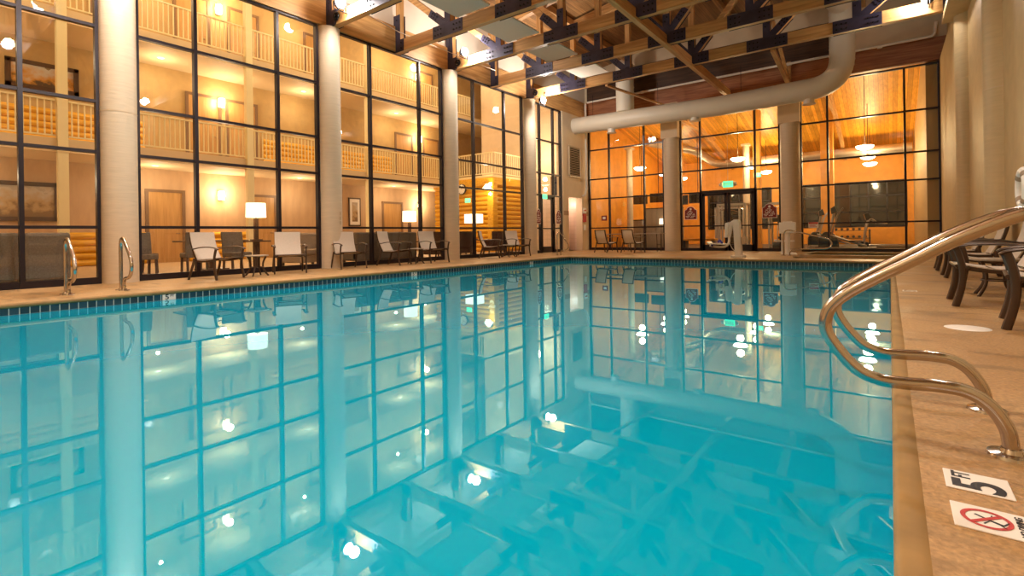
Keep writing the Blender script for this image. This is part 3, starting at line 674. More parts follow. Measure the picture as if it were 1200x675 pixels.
# ------------------------------------------------------------------ sling chairs: front = +X
def make_chair(heavy=1.):
    e = empty('deck_chair')
    W = .275; r = .016*heavy
    rows = []
    for k in range(7):
        t = k/6; x = .30-.52*t; z = .435-.05*math.sin(t*PI*.5)-.012*math.sin(PI*t)
        if k == 0: z -= .012
        rows.append([(x, -W+2*W*j/4, z-.012*math.sin(PI*j/4)) for j in range(5)])
    m = MB(); m.grid(rows, .010); m.build('seat', M['sling'], e, True)
    rows = []
    for k in range(8):
        t = k/7; x = -.22-.20*t-.035*math.sin(PI*t)+.02*t; z = .395+.535*t
        rows.append([(x-.02*math.sin(PI*j/4), -W+2*W*j/4, z) for j in range(5)])
    m = MB(); m.grid(rows, .010); m.build('backrest', M['sling'], e, True)
    for s in (-1, 1):
        y = s*(W-.018)
        m = MB(); m.tube(smooth_path([(.30, y, .405), (.05, y, .365), (-.22, y, .365), (-.285, y, .44), (-.36, y, .62), (-.41, y, .80), (-.425, y, .925)], 4), r, 8, flat=(1, 1.3)); m.build('side_frame', M['bronze'], e, True)
        ya = s*(W+.05)
        m = MB(); m.tube(smooth_path([(.315, ya, .0), (.275, ya, .16), (.255, ya, .32), (.27, ya, .47), (.305, ya, .60)], 4), r*1.15, 8, flat=(1, 1.5)); m.build('leg', M['bronze'], e, True)
        m = MB(); m.tube(smooth_path([(-.40, ya-.01*s, .0), (-.335, ya-.01*s, .16), (-.285, ya-.02*s, .32), (-.27, ya-.03*s, .42)], 4), r*1.15, 8, flat=(1, 1.5)); m.build('leg', M['bronze'], e, True)
        m = MB(); m.tube(smooth_path([(.345, ya, .585), (.30, ya, .612), (.15, ya, .635), (-.08, ya, .632), (-.24, ya, .605), (-.335, ya-.03*s, .61)], 4), r*1.1, 8, flat=(1.7, .7)); m.build('armrest', M['bronze'], e, True)
        m = MB(); m.tube([(.26, ya, .36), (.2, y, .405)], r, 6)
        m.build('bracket', M['bronze'], e, True)
    for p, q in (((.30, -W-.05, .415), (.30, W+.05, .415)), ((-.235, -W-.03, .375), (-.235, W+.03, .375)), ((-.428, -W+.02, .92), (-.428, W-.02, .92)), ((.02, -W, .375), (.02, W, .375))):
        m = MB(); m.tube([p, q], r*.9, 8); m.build('cross_bar', M['bronze'], e, True)
    return e
R_ = math.radians
first = make_chair()
spots = [  # x, y, facing deg, label, group
 (-10.68, 4.42, 20, 'cream sling armchair on the deck left of the side table below the lit lamp'),
 (-10.90, 6.02, -24, 'cream sling armchair on the deck right of the side table below the lit lamp'),
 (-10.93, 7.62, -13, 'cream sling armchair standing alone in front of the second column'),
 (-10.95, 9.12, 22, 'cream sling armchair on the deck before the long sofa, left of its small table'),
 (-10.78, 10.42, -8, 'cream sling armchair beside the third column, right of the small table'),
 (-10.98, 13.36, 32, 'cream sling armchair turned away in front of the log wall window'),
 (-10.85, 14.72, -14, 'cream sling armchair at the right end before the log wall, next to the fourth column'),
]
ch = []
for i, (x, y, a, lb) in enumerate(spots):
    o = first if i == 0 else copy_tree(first)
    o.location = (x, y, 0); o.rotation_euler = (0, 0, R_(a)); tag(o, lb, 'chair', 'sling armchairs along the window wall')
for x, y, a, lb in ((-9.3, 18.75, 78, 'left one of the two tan sling chairs backed to the pool at the far counter'), (-8.22, 18.95, 78, 'right one of the two tan sling chairs backed to the pool at the far counter')):
    o = copy_tree(first, (x, y, 0), R_(a), lb, group='sling chairs at the far counter')
heavy = make_chair(1.12)
rs = [(.84, 7.12, 180, 'dark framed deck chair with curved legs beside the oval deck light'), (1.06, 5.72, 174, 'dark framed deck chair cut by the photo edge, nearest of the row'),
      (1.02, 9.0, 182, 'dark framed deck chair, second behind the curved legs one'), (1.02, 10.9, 180, 'dark framed deck chair, third along the side wall'), (1.02, 12.7, 179, 'dark framed deck chair, farthest along the side wall')]
for i, (x, y, a, lb) in enumerate(rs):
    o = heavy if i == 0 else copy_tree(heavy)
    o.location = (x, y, 0); o.rotation_euler = (0, 0, R_(a)); tag(o, lb, 'chair', 'dark framed deck chairs along the side wall')
# side tables
def make_table(h=.44, r=.23):
    e = empty('side_table')
    m = MB(); m.lathe([(0, h-.0), (r-.01, h), (r, h-.008), (r, h-.022), (r-.01, h-.028), (0, h-.028)], 32); m.build('table_top', M['tabletop'], e, True)
    for k in range(4):
        a = PI/4+k*PI/2; c_, s_ = math.cos(a), math.sin(a)
        m = MB(); m.tube(smooth_path([(r*.8*c_, r*.8*s_, h-.03), (r*.55*c_, r*.55*s_, h*.62), (r*.6*c_, r*.6*s_, h*.3), (r*1.02*c_, r*1.02*s_, 0)], 4), .014, 8, flat=(1, 1.4)); m.build('leg', M['bronze'], e, True)
    m = MB(); m.tube([(r*.58*math.cos(2*PI*k/16), r*.58*math.sin(2*PI*k/16), h*.42) for k in range(17)], .009, 6); m.build('ring', M['bronze'], e, True)
    return e
t0 = make_table()
for i, (x, y, lb) in enumerate([(-10.72, 5.2, 'small round side table between the two armchairs below the lit lamp'), (-10.85, 9.78, 'small round side table between the two armchairs before the long sofa'),
                                (-10.78, 14.07, 'small round side table between the two armchairs at the log wall window'), (.98, 8.07, 'small round side table among the dark framed deck chairs')]):
    o = t0 if i == 0 else copy_tree(t0)
    o.location = (x, y, 0); tag(o, lb, 'side table', 'small round side tables')
# far counter on the deck (long table with folded legs)
e = empty('long_table', (-8.7, 20.1, 0), 0, 'long narrow table against the far window behind the two tan chairs', 'table')
m = MB(); m.box(-1.25, 1.25, -.32, .32, .73, .76); m.build('table_top', M['tabletop'], e, bevel=.006)
for sx in (-1.1, -.35, .4, 1.1):
    m = MB()
    for sy in (-1, 1): m.tube([(sx, .24*sy, .73), (sx, .20*sy, 0)], .014, 8)
    m.tube([(sx, -.22, .3), (sx, .22, .3)], .01, 6); m.build('leg', M['bronze'], e, True)

# ------------------------------------------------------------------ pool lift and its control box
e = empty('pool_lift', (-3.72, 16.0, 0), 0, 'white pool lift with tall mast and hanging seat on the far deck', 'pool lift')
e.location = (-3.72, 16.35, 0)
m = MB(); m.prism([(-.06, .06), (.13, .06), (.08, 1.12), (.03, 1.16), (-.10, 1.15), (-.11, 1.08)], lambda a, b_, d: (a, d, b_), -.11, .11); m.build('mast', M['white'], e, bevel=.02)
m = MB(); m.box(-.17, .20, -.16, .16, 0, .06); m.box(-.09, .05, -.17, -.14, 0, .05); m.build('base', M['white'], e, bevel=.01)
m = MB(); m.prism([(-.13, 1.13), (-.03, 1.14), (-.02, 1.06), (-.12, 1.02), (-.20, .60), (-.28, .60), (-.24, 1.05)], lambda a, b_, d: (a, d, b_), -.05, .05)
m.build('arm', M['white'], e, bevel=.01)
m = MB(); m.prism([(-.33, 1.05), (-.22, 1.08), (-.25, .62), (-.36, .60)], lambda a, b_, d: (a, d, b_), -.12, .12); m.build('battery_box', M['white'], e, bevel=.02)
m = MB(); m.tube(smooth_path([(-.24, 0, .62), (-.25, 0, .45), (-.36, 0, .33), (-.6, 0, .32), (-.82, 0, .36)], 4), .035, 10); m.build('seat_arm', M['white'], e, True)
m = MB(); m.grid([[(-.36-.5*t, -.22+.11*j, .40+.02*math.sin(PI*t)+.07*(t > .9)) for j in range(5)] for t in [k/6 for k in range(7)]], .035); m.build('seat', M['white'], e, True)
m = MB(); m.tube(smooth_path([(-.40, -.2, .44), (-.5, -.05, .52), (-.56, .1, .50), (-.62, .2, .44)], 4), .03, 8); m.tube(smooth_path([(-.7, -.2, .42), (-.74, 0, .34), (-.7, .18, .42)], 4), .028, 8); m.build('belt', M['blue'], e, True)
m = MB(); m.tube(smooth_path([(-.24, .06, .42), (-.16, .08, .25), (-.02, .1, .12), (.02, .1, .06)], 5), .012, 6); m.build('cable', M['white'], e, True)
m = MB(); m.prism([(.12, .62), (.26, .60), (.26, .44), (.13, .40)], lambda a, b_, d: (a, d, b_), -.08, .08); m.tube([(.2, 0, .62), (.33, 0, .66), (.38, 0, .60)], .016, 8); m.build('motor_box', M['wallp'], e, bevel=.01)
e = empty('lift_control', (-2.74, 18.95, 0), 0, 'white control box on a post beside the spa handrail', 'control box')
m = MB(); m.box(-.24, .24, -.1, .1, .70, 1.07); m.box(-.14, .14, -.08, .08, 1.07, 1.10); m.build('box', M['white'], e, bevel=.025)
m = MB(); m.cyl(0, 0, .02, .70, .075, 20); m.cyl(-.16, 0, .02, .45, .035, 12); m.build('post', M['white'], e, True)
m = MB(); m.box(-.35, .2, -.03, .03, .42, .47); m.tube([(-.35, -.05, .43), (-.35, -.05, .50)], .05, 12); m.build('cross_bar', M['white'], e)
m = MB(); m.lathe([(.0, .07), (.11, .05), (.16, .0), (0, 0)], 20, (.14, -.05, 0)); m.box(-.2, .2, -.12, .12, 0, .03); m.build('base', M['white'], e, True)
m = MB(); m.box(-.255, -.243, -.06, .06, .82, .98); m.build('side_slot', M['black'], e)

# life ring, deck light, depth tiles
e = empty('life_ring', (1.13, 7.45, 1.21), 0, 'white life ring hanging on the round column at the photo edge', 'life ring')
m = MB(); m.tube([(0, .18*math.cos(2*PI*k/32), .18*math.sin(2*PI*k/32)) for k in range(33)], .045, 14, caps=False); m.build('ring', M['white'], e, True)
for a in (45, 135, 225, 315):
    m = MB(); c_ = (0, .18*math.cos(R_(a)), .18*math.sin(R_(a))); t_ = Vector((0, -math.sin(R_(a)), math.cos(R_(a)))); m.tube([Vector(c_)-t_*.03, Vector(c_)+t_*.03], .048, 14); m.build('rope_band', M['fabric2'], e, True)
m = MB(); m.tube([(0, 0, .18), (.03, 0, .27), (.08, .05, .2)], .01, 6); m.build('hook', M['bronze'], e, True)
e = empty('skimmer_lid', (.485, 5.37, 0), 0, 'round white skimmer lid set in the deck', 'skimmer lid')
m = MB(); m.lathe([(0, .006), (.115, .006), (.125, .003), (.128, 0)], 40); m.build('cover', M['signwhite'], e, True)
m = MB(); m.lathe([(.128, .0), (.128, .004), (.142, .002), (.145, 0)], 40); m.build('rim', M['white'], e, True)
def depth_tile(x, y, label, big=True):
    e = empty('depth_marker', (x, y, 0), 0, label, 'depth marker', 'white depth tiles set in the deck')
    m = MB(); m.box(-.078, .078, -.074, .074, 0, .004); m.build('tile', M['signwhite'], e, bevel=.002)
    text('numeral', '5', .168, frame_mtx((.006, -.026, .005), (0, 1, 0), (-1, 0, 0)), M['black'], e, .001, 1.05)
    text('unit_letters', 'FT', .062, frame_mtx((-.034, .040, .005), (0, 1, 0), (-1, 0, 0)), M['black'], e, .001, .72)
    return e
depth_tile(.208, 2.112, 'white tile reading 5 FT on the deck near the handrail flange')
e = empty('no_diving_tile', (.245, 1.862, 0), 0, 'white no diving tile with red barred circle on the near deck', 'warning tile')
m = MB(); m.box(-.115, .125, -.076, .076, 0, .004); m.build('tile', M['signwhite'], e, bevel=.002)
m = MB(); c_ = (-.045, 0)
def annulus(m, cx_, cy_, r0, r1, z, n=40):
    m.add([(cx_+r*math.cos(2*PI*k/n), cy_+r*math.sin(2*PI*k/n), z) for r in (r0, r1) for k in range(n)], [(k, (k+1) % n, n+(k+1) % n, n+k) for k in range(n)])
annulus(m, -.044, 0, .043, .054, .0052); m.bar((-.044-.033, -.033, .0052), (-.044+.033, .033, .0052), .011, .0006); m.build('barred_circle', M['red'], e)
m = MB()
for p, q, w_ in (((-.066, .018), (-.036, -.004), .006), ((-.036, -.004), (-.012, -.018), .008), ((-.052, -.03), (-.036, -.002), .003), ((-.036, -.002), (-.03, .03), .003), ((-.012, -.018), (.002, .006), .004), ((-.02, -.012), (-.008, -.034), .004)):
    m.bar((*p, .0049), (*q, .0049), w_, .0006)
m.build('diver_figure', M['black'], e)
text('warning_letters', 'NO DIVING', .022, frame_mtx((.026, 0, .0050), (0, 1, 0), (-1, 0, 0)), M['black'], e, .001)
e = empty('depth_marker', (.195, 8.19, 0), 0, 'worn white depth tile on the deck beyond the handrails', 'depth marker', 'white depth tiles set in the deck')
m = MB(); m.box(-.074, .074, -.074, .074, 0, .004); m.build('tile', M['signwhite'], e)
text('numeral', '5', .168, frame_mtx((.006, -.026, .005), (0, 1, 0), (-1, 0, 0)), M['coping'], e, .001, 1.05)
text('unit_letters', 'FT', .05, frame_mtx((-.03, .046, .005), (0, 1, 0), (-1, 0, 0)), M['coping'], e, .001)
def wall_marker(y, label):
    e = empty('depth_marker', (PX0+.001, y, -.10), 0, label, 'depth marker', 'white depth plates in the waterline tiles')
    m = MB(); m.box(0, .005, -.088, .088, -.085, .040); m.build('plate', M['signwhite'], e)
    text('numeral', '5', .105, frame_mtx((.0062, -.028, -.002), (0, 1, 0), (0, 0, 1)), M['black'], e, .001, 1.1)
    text('unit_letters', 'FT', .05, frame_mtx((.0062, .042, .016), (0, 1, 0), (0, 0, 1)), M['black'], e, .001)
wall_marker(3.0, 'white 5 FT plate in the waterline tiles below the wide column')
wall_marker(8.05, 'white depth plate in the waterline tiles below the sofa window')
wall_marker(12.9, 'white depth plate in the waterline tiles near the fourth column')

# ------------------------------------------------------------------ signs
def arch_poly(w, h):
    pts = [(-w/2, -h/2), (w/2, -h/2), (w/2, h*.22)]
    pts += [(w*.36, h*.27)]+[(w*.33*math.cos(a), h*.27+h*.23*math.sin(a)) for a in [PI*k/8 for k in range(9)]]+[(-w*.36, h*.27), (-w/2, h*.22)]
    return pts
def sign(loc, right, label, w=.5, h=.56, lines=('NO', 'LIFEGUARD', 'ON DUTY', 'SWIM AT OWN RISK'), m0='signred'):
    e = empty('pool_sign', (0, 0, 0), 0, label, 'sign', 'maroon pool rule signs')
    e.matrix_world = frame_mtx(loc, right, (0, 0, 1))
    m = MB(); m.prism(arch_poly(w, h), lambda a, b_, d: (a, b_, d), 0, .006); m.build('border', M['signwhite'], e)
    m = MB(); m.prism(arch_poly(w*.92, h*.93), lambda a, b_, d: (a, b_, d), .006, .009); m.build('face', M[m0], e)
    m = MB()
    annulus(m, 0, h*.29, 0.0001, w*.09, .0105)
    for k, (z, ww) in enumerate(((.14, .3), (.05, .5), (-.06, .62), (-.14, .70), (-.24, .78), (-.33, .66))):
        n_ = 7 if ww > .45 else 4
        for j in range(n_):
            if (j+k) % 4 == 3: continue
            x0 = -ww*w/2+ww*w*j/n_; m.box(x0, x0+ww*w/n_*.72, h*z-.016, h*z+.014, .009, .0105)
    m.build('print', M['signwhite'], e)
    return e
sign((XL+.075, 17.17, 1.53), (0, 1, 0), 'maroon arched sign on the glass just left of the exit door', .34, .62)
sign((XL+.075, 18.74, 1.53), (0, 1, 0), 'maroon arched sign on the glass just right of the exit door', .40, .62)
sign((-6.70, YB-.075, 1.59), (1, 0, 0), 'maroon arched sign on the glass left of the double doors', .52, .56)
sign((-3.70, YB-.075, 1.57), (1, 0, 0), 'maroon arched sign on the glass right of the double doors', .52, .56)
e = empty('notice_sign', (-2.25, YB-.07, .99), 0, 'small white notice with a red bar on the gym window behind the spa handrail', 'sign')
m = MB(); m.box(-.16, .16, -.004, .004, -.11, .11); m.build('plate', M['signwhite'], e)
m = MB(); m.box(-.15, .15, -.006, -.004, .04, .10); m.build('bar', M['red'], e)
m = MB()
for z in (.01, -.03, -.07): m.box(-.12, .12-.05*(z == -.03), -.006, -.004, z-.008, z+.008)
m.build('print', M['red'], e)
e = empty('notice_sign', (-10.72, YB-.075, 1.50), 0, 'tiny dark notice with a white figure on the far left window', 'sign')
m = MB(); m.box(-.14, .14, -.004, .004, -.12, .12); m.build('plate', M['signred'], e)
m = MB(); m.lathe([(0, 0), (.06, 0)], 16, (0, 0, 0)); m2 = MB(); m2.box(-.07, .07, -.007, -.004, -.05, .06); m2.build('symbol', M['signwhite'], e)
def exit_sign(loc, right, label, s=1., wings=False, m_='exitgreen'):
    e = empty('exit_sign', (0, 0, 0), 0, label, 'exit sign'); e.matrix_world = frame_mtx(loc, right, (0, 0, 1))
    m = MB(); m.box(-.17*s, .17*s, -.11*s, .11*s, -.025, .025); m.build('face', M[m_], e, bevel=.008)
    text('letters', 'EXIT', .15*s, Matrix.Translation((0, 0, .028)), M['signwhite'], e, .004)
    m = MB(); m.box(-.18*s, .18*s, -.12*s, .12*s, -.03, -.018); m.build('housing', M['white'], e)
    if wings:
        m = MB()
        for sx in (-1, 1): m.tube([(sx*.2*s, .0, 0), (sx*.3*s, .0, 0)], [.09*s, .05*s], 12)
        m.tube([(0, .11*s, 0), (0, 2.6, 0)], .008, 6); m.build('lamp_head', M['white'], e, True)
    return e
exit_sign((XL+.16, 17.55, 2.36), (0, 1, 0), 'green exit sign projecting above the glass exit door', .85)
exit_sign((-5.47, 22.5, 2.80), (1, 0, 0), 'green exit sign hanging behind the double doors', 1.15, True)
exit_sign((-4.8, 25.0, 3.35), (1, 0, 0), 'small green exit sign deeper in the gym', .85)
exit_sign((-15.8, 17.50, 2.42), (1, 0, 0), 'green exit sign on the log wall below the clock', .9)

# ------------------------------------------------------------------ lobby behind the left glass
LX, LW = -18.0, -20.0
b = MB(); b.box(LW-.3, XL-.1, -4, 24.5, -.2, 0.); struct(b.build('floor_lobby', M['carpet']), 'lobby floor behind the left glass')
b = MB(); b.box(LW-.3, LW, -4, 24.5, 0, 3.2); struct(b.build('wall_lobby', M['lobbywall']), 'lobby wall on the ground level')
b = MB(); b.box(LW-.3, LW, -4, 24.5, 3.2, 10.1); struct(b.build('wall_corridor', M['lobbyup']), 'upper corridor walls')
b = MB(); b.box(LW-.3, XL-.12, -4, 24.5, 10.0, 10.2); struct(b.build('ceiling_lobby', M['soffit']), 'lobby ceiling')
b = MB(); b.box(LW-.3, XL-.12, -4.2, -4, 0, 10); struct(b.build('wall_lobby_near', M['lobbyup'])).name = 'wall_lobby_south'
b = MB(); b.box(-17.27, XL-.13, 20.3, 20.5, 3.55, 10); b.box(-14.5, XL-1.32, 20.3, 20.5, 0, 3.55); b.box(LW, -17.27, 24.3, 24.5, 0, 10); b.box(-17.27, -17.15, 20.4, 24.4, 3.5, 10)
struct(b.build('wall_lobby_north', M['wallp']), 'cream end walls of the lobby')
for z, nm in ((3.2, 'floor_balcony'), (6.75, 'floor_balcony')):
    b = MB(); b.box(LW, LX+.08, -4, 24.3, z, z+.35); b.box(LX+.08, LX+.12, -4, 24.3 if z > 4 else 17.8, z, z+.37)
    struct(b.build(nm, M['soffit']), 'balcony slab with pale yellow edge')
b = MB(); b.box(LX, -14.5, 17.8, 20.3, 3.44, 3.56); struct(b.build('floor_landing', M['cream']), 'landing on top of the log wall block')
# posts
for i, y in enumerate((-1.5, 3.5, 8.47, 13.5)):
    m = MB(); m.box(LX+.02, LX+.22, y-.11, y+.11, 0, 10.0)
    for z in (3.2, 6.75): m.box(LX, LX+.24, y-.13, y+.13, z, z+.06)
    tag(m.build('balcony_post', M['cream']), ['pale yellow square post outside the frame', 'pale yellow square post crossing the two framed landscapes', 'pale yellow square post right of the table lamp', 'pale yellow square post left of the second table lamp'][i], 'post', 'balcony posts in the lobby')
# log wainscots and log block
def logs(name, p0, p1, z0, z1, d, mat, label, nrm):
    m = MB(); n = max(1, round((z1-z0)/d)); d = (z1-z0)/n
    for k in range(n):
        z = z0+d*(k+.5); off = Vector(nrm)*0
        m.tube([Vector(p0)+Vector((0, 0, z)), Vector(p1)+Vector((0, 0, z))], d*.52, 14)
    o = m.build(name, mat, None, True); return tag(o, label, 'log wall')
logs('log_wainscot', (LW+.02, -1.5, 0), (LW+.02, 6.0, 0), 0, 1.05, .2, M['log'], 'low row of yellow logs under the plain framed landscape', (1, 0, 0))
logs('log_wainscot', (LW+.02, -1.5, 0), (LW+.02, 6.0, 0), 3.56, 4.75, .2, M['log'], 'yellow logs behind the balcony rail under the upper framed landscape', (1, 0, 0))
logs('log_wainscot', (LW+.02, 10.0, 0), (LW+.02, 16.4, 0), 3.56, 4.75, .2, M['log'], 'yellow logs behind the middle balcony rail above the sofa', (1, 0, 0))
logs('log_wainscot', (LW+.02, 7.3, 0), (LW+.02, 9.4, 0), 0, 1.05, .2, M['log'], 'low row of yellow logs behind the table lamp', (1, 0, 0))
e = empty('log_cabin', (0, 0, 0), 0, 'golden round log block with a corner post under the far landing', 'log cabin')
m = MB(); dd = .215
for k in range(16): m.tube([(-18.3, 17.92, .11+dd*k), (-14.62, 17.92, .11+dd*k)], .118, 14)
m.build('front_logs', M['logx'], e, True)
m = MB()
for k in range(16): m.tube([(-14.62, 17.95, .11+dd*k), (-14.62, 20.3, .11+dd*k)], .118, 14)
m.build('side_logs', M['log'], e, True)
m = MB(); m.box(-14.80, -14.44, 17.72, 18.08, 0, 3.44); m.build('corner_post', M['log'], e, bevel=.04)
m = MB(); m.box(-18.3, -14.45, 17.74, 17.80, 3.1, 3.44); m.box(-14.5, -14.42, 17.8, 20.3, 3.1, 3.44); m.build('top_fascia', M['log'], e)
# railings with individual balusters
def railing(p0, p1, z, label, step=.135):
    p0 = Vector((*p0, z)); p1 = Vector((*p1, z)); L = (p1-p0).length; d = (p1-p0)/L
    ang = math.atan2(d.y, d.x); e = empty('balcony_railing', p0, ang, label, 'railing')
    m = MB(); m.box(0, L, -.03, .03, 1.02, 1.07); m.build('top_rail', M['cream'], e)
    m = MB(); m.box(0, L, -.02, .02, .07, .11); m.build('bottom_rail', M['cream'], e)
    n = int(L/step); bm = MB(); bm.box(-.016, .016, -.016, .016, .1, 1.03); o = bm.build('baluster', M['cream'], e, loc=(L/n*.5, 0, 0))
    for k in range(1, n):
        c = o.copy(); C.objects.link(c); c.parent = e; c.location = (L/n*(k+.5), 0, 0)
    return e
rl = ['left of the wide post', 'behind the wide round column', 'above the table lamps', 'past the last post']
ys = [-1.36, 3.36, 3.64, 8.33, 8.61, 13.36, 13.64, 17.8]
lv = {3.55: 'middle level', 7.1: 'upper level'}
nm = {(3.55, 0): 'pale railing of the middle balcony under the framed hunting-coloured landscape', (3.55, 1): 'pale railing of the middle balcony above the sconce and lamp', (3.55, 2): 'pale railing of the middle balcony above the long sofa', (3.55, 3): 'pale railing of the middle balcony ending at the log block',
      (7.1, 0): 'pale railing of the top balcony at the top left photo corner', (7.1, 1): 'pale railing of the top balcony left of the second post', (7.1, 2): 'pale railing of the top balcony above the two oak doors', (7.1, 3): 'pale railing of the top balcony ending at the cream wall'}
nm[(3.55, 0)] = 'pale railing of the middle balcony below the upper framed landscape'
for z in (3.55, 7.1):
    for k in range(4): railing((LX+.1, ys[2*k]), (LX+.1, ys[2*k+1] if not (z > 7 and k == 3) else 20.3), z, nm[(z, k)])
railing((LX+.1, 17.84), (-14.5, 17.84), 3.55, 'pale railing along the front of the log block landing', .15)
railing((-14.5, 17.9), (-14.5, 20.25), 3.55, 'pale railing along the side of the log block landing', .15)
# doors, sconces, pictures
dn = [3]
def lobby_door(y, z, w=1.0, h=2.45, label=''):
    e = empty('door_%d' % dn[0], (LW, y, z), label=label, kind='structure'); dn[0] += 1
    m = MB(); m.box(0, .05, -w/2-.1, -w/2, 0, h); m.box(0, .05, w/2, w/2+.1, 0, h); m.box(0, .05, -w/2-.1, w/2+.1, h, h+.1); m.build('door_casing', M['doortrim'], e)
    m = MB(); m.box(0, .03, -w/2, w/2, 0, h); l_ = m.build('door_leaf', M['door'], e)
    m = MB(); m.tube([(.03, w/2-.1, 1.0), (.09, w/2-.1, 1.0), (.09, w/2-.22, 1.0)], .015, 8); m.build('door_handle', M['chrome'], l_, True)
for y, z, w, lb in ((6.6, .0, 1.0, 'oak door on the lobby level'), (10.0, 0, .85, 'oak door behind the table lamp'), (16.5, 0, 1.1, 'oak door behind the sofa'),
                    (7.85, 3.56, 1.0, 'oak door on the middle balcony left of the sconce'), (9.2, 3.56, 1.0, 'oak door on the middle balcony right of the sconce'), (17.3, 3.56, 1.0, 'oak door on the middle balcony'), (19.2, 3.56, 1.0, 'last oak door on the middle balcony'),
                    (7.5, 7.1, 1.0, 'oak door on the top balcony'), (9.3, 7.1, 1.0, 'oak door on the top balcony past the sconce'), (5.2, 7.1, 1., 'oak door on the top balcony near the column'), (12.4, 7.1, 1.0, 'oak door on the top balcony'), (18.8, 7.1, 1.0, 'oak door on the top balcony')):
    lobby_door(y, z, w, 2.42, lb)
def sconce(y, z, label, pw=45):
    e = empty('wall_sconce', (LW, y, z), 0, label, 'wall lamp', 'glowing wall sconces')
    m = MB(); m.lathe([(.10, -.16), (.12, 0), (.10, .16)], 20, (.13, 0, 0)); m.lathe([(0, .16), (.1, .16)], 20, (.13, 0, 0)); m.build('lamp_shade', M['sconce'], e, True)
    m = MB(); m.box(0, .03, -.06, .06, -.2, .2); m.build('base', M['bronze'], e)
    light('sconce_lamp', (.42, 0, .05), pw*1.9, (1, .78, .50), .12, e)
sconce(8.37, 2.40, 'glowing sconce on the lobby wall left of the table lamp')
sconce(8.42, 5.86, 'glowing sconce between the doors of the middle balcony')
sconce(8.37, 9.35, 'glowing sconce on the top balcony at the photo top')
sconce(18.3, 5.93, 'glowing sconce on the middle balcony near the third column')
sconce(18.25, 2.39, 'glowing sconce on the lobby wall behind the second table lamp')
sconce(18.2, 9.2, 'glowing sconce on the top balcony near the third column')
sconce(1.0, 9.2, 'glowing sconce on the top balcony outside the frame')
e = empty('wall_sconce', (-14.62, 17.62, 2.98), 0, 'white cone lamp at the corner of the log block', 'wall lamp')
m = MB(); m.lathe([(.06, .14), (.22, -.06), (.20, -.10), (0, -.10)], 20, (0, -.10, 0)); m.build('lamp_shade', M['shade'], e, True)
m = MB(); m.box(-.05, .05, .0, .08, -.08, .12); m.build('base', M['bronze'], e)
light('sconce_lamp', (.25, -.45, -.15), 60, (1, .82, .55), .12, e)
def picture(y, z, w, h, label, mt, x=LW):
    e = empty('framed_picture', (x, y, z), 0, label, 'picture')
    m = MB(); fw_ = .12
    for q in ((-w/2, w/2, h/2-fw_, h/2), (-w/2, w/2, -h/2, -h/2+fw_), (-w/2, -w/2+fw_, -h/2, h/2), (w/2-fw_, w/2, -h/2, h/2)): m.box(.02, .08, *q)
    m.build('frame', M['picframe'], e)
    m = MB(); m.box(.02, .05, -w/2+fw_*.9, w/2-fw_*.9, -h/2+fw_*.9, h/2-fw_*.9); m.build('canvas', M[mt], e)
picture(3.5, 5.66, 1.62, .82, 'framed golden landscape on the middle balcony wall at the left photo edge', 'pic1')
picture(2.75, 1.96, 2.15, 1.14, 'framed brown landscape on the lobby wall above the grey seat backs', 'pic2')
e = empty('framed_picture', (LW, 14.25, 1.95), 0, 'small narrow framed picture on the lobby wall above the sofa', 'picture')
m = MB(); m.box(.01, .05, -.28, .28, -.62, .62); m.build('mat_board', M['signwhite'], e)
m = MB(); m.box(.05, .055, -.15, .15, -.45, .45); m.build('canvas', M['pic2'], e)
m = MB(); m.box(.0, .06, -.32, .32, .60, .66); m.box(.0, .06, -.32, .32, -.66, -.60); m.box(0, .06, -.32, -.27, -.66, .66); m.box(0, .06, .27, .32, -.66, .66); m.build('frame', M['picframe'], e)
e = empty('wall_clock', (-16.35, 17.70, 2.99), 0, 'round white wall clock on the log wall', 'clock')
FR = lambda a, b_, d: (a, -d, b_)
m = MB(); m.prism([(.25*math.cos(2*PI*k/32), .25*math.sin(2*PI*k/32)) for k in range(32)], FR, -.06, .02); m.build('case', M['black'], e)
m = MB(); m.prism([(.22*math.cos(2*PI*k/32), .22*math.sin(2*PI*k/32)) for k in range(32)], FR, .02, .024); m.build('dial', M['signwhite'], e)
m = MB()
for k in range(12):
    a = k*PI/6; m.bar((.165*math.sin(a), -.026, .165*math.cos(a)), (.20*math.sin(a), -.026, .20*math.cos(a)), .012, .003, (0, 1, 0))
m.bar((0, -.028, 0), (.10, -.028, .07), .016, .003, (0, 1, 0)); m.bar((0, -.03, 0), (-.03, -.03, .16), .012, .003, (0, 1, 0)); m.build('hands', M['black'], e)

for (x, y, lb) in ((XL+.06, 7.55, 'small brass switch plates on the column beside the lone armchair'), (XL+.06, 12.0, 'small brass switch plates on the column beside the log wall window')):
    e = empty('switch_plate', (x+.287*math.cos(.35), y+.287*math.sin(.35), 1.28), .35, lb, 'switch plate', 'switch plates on the columns')
    for k in range(3):
        m = MB(); m.box(0, .008, -.028, .028, -.045+.12*(k-1), .045+.12*(k-1)); m.build('plate', M['louver'], e)
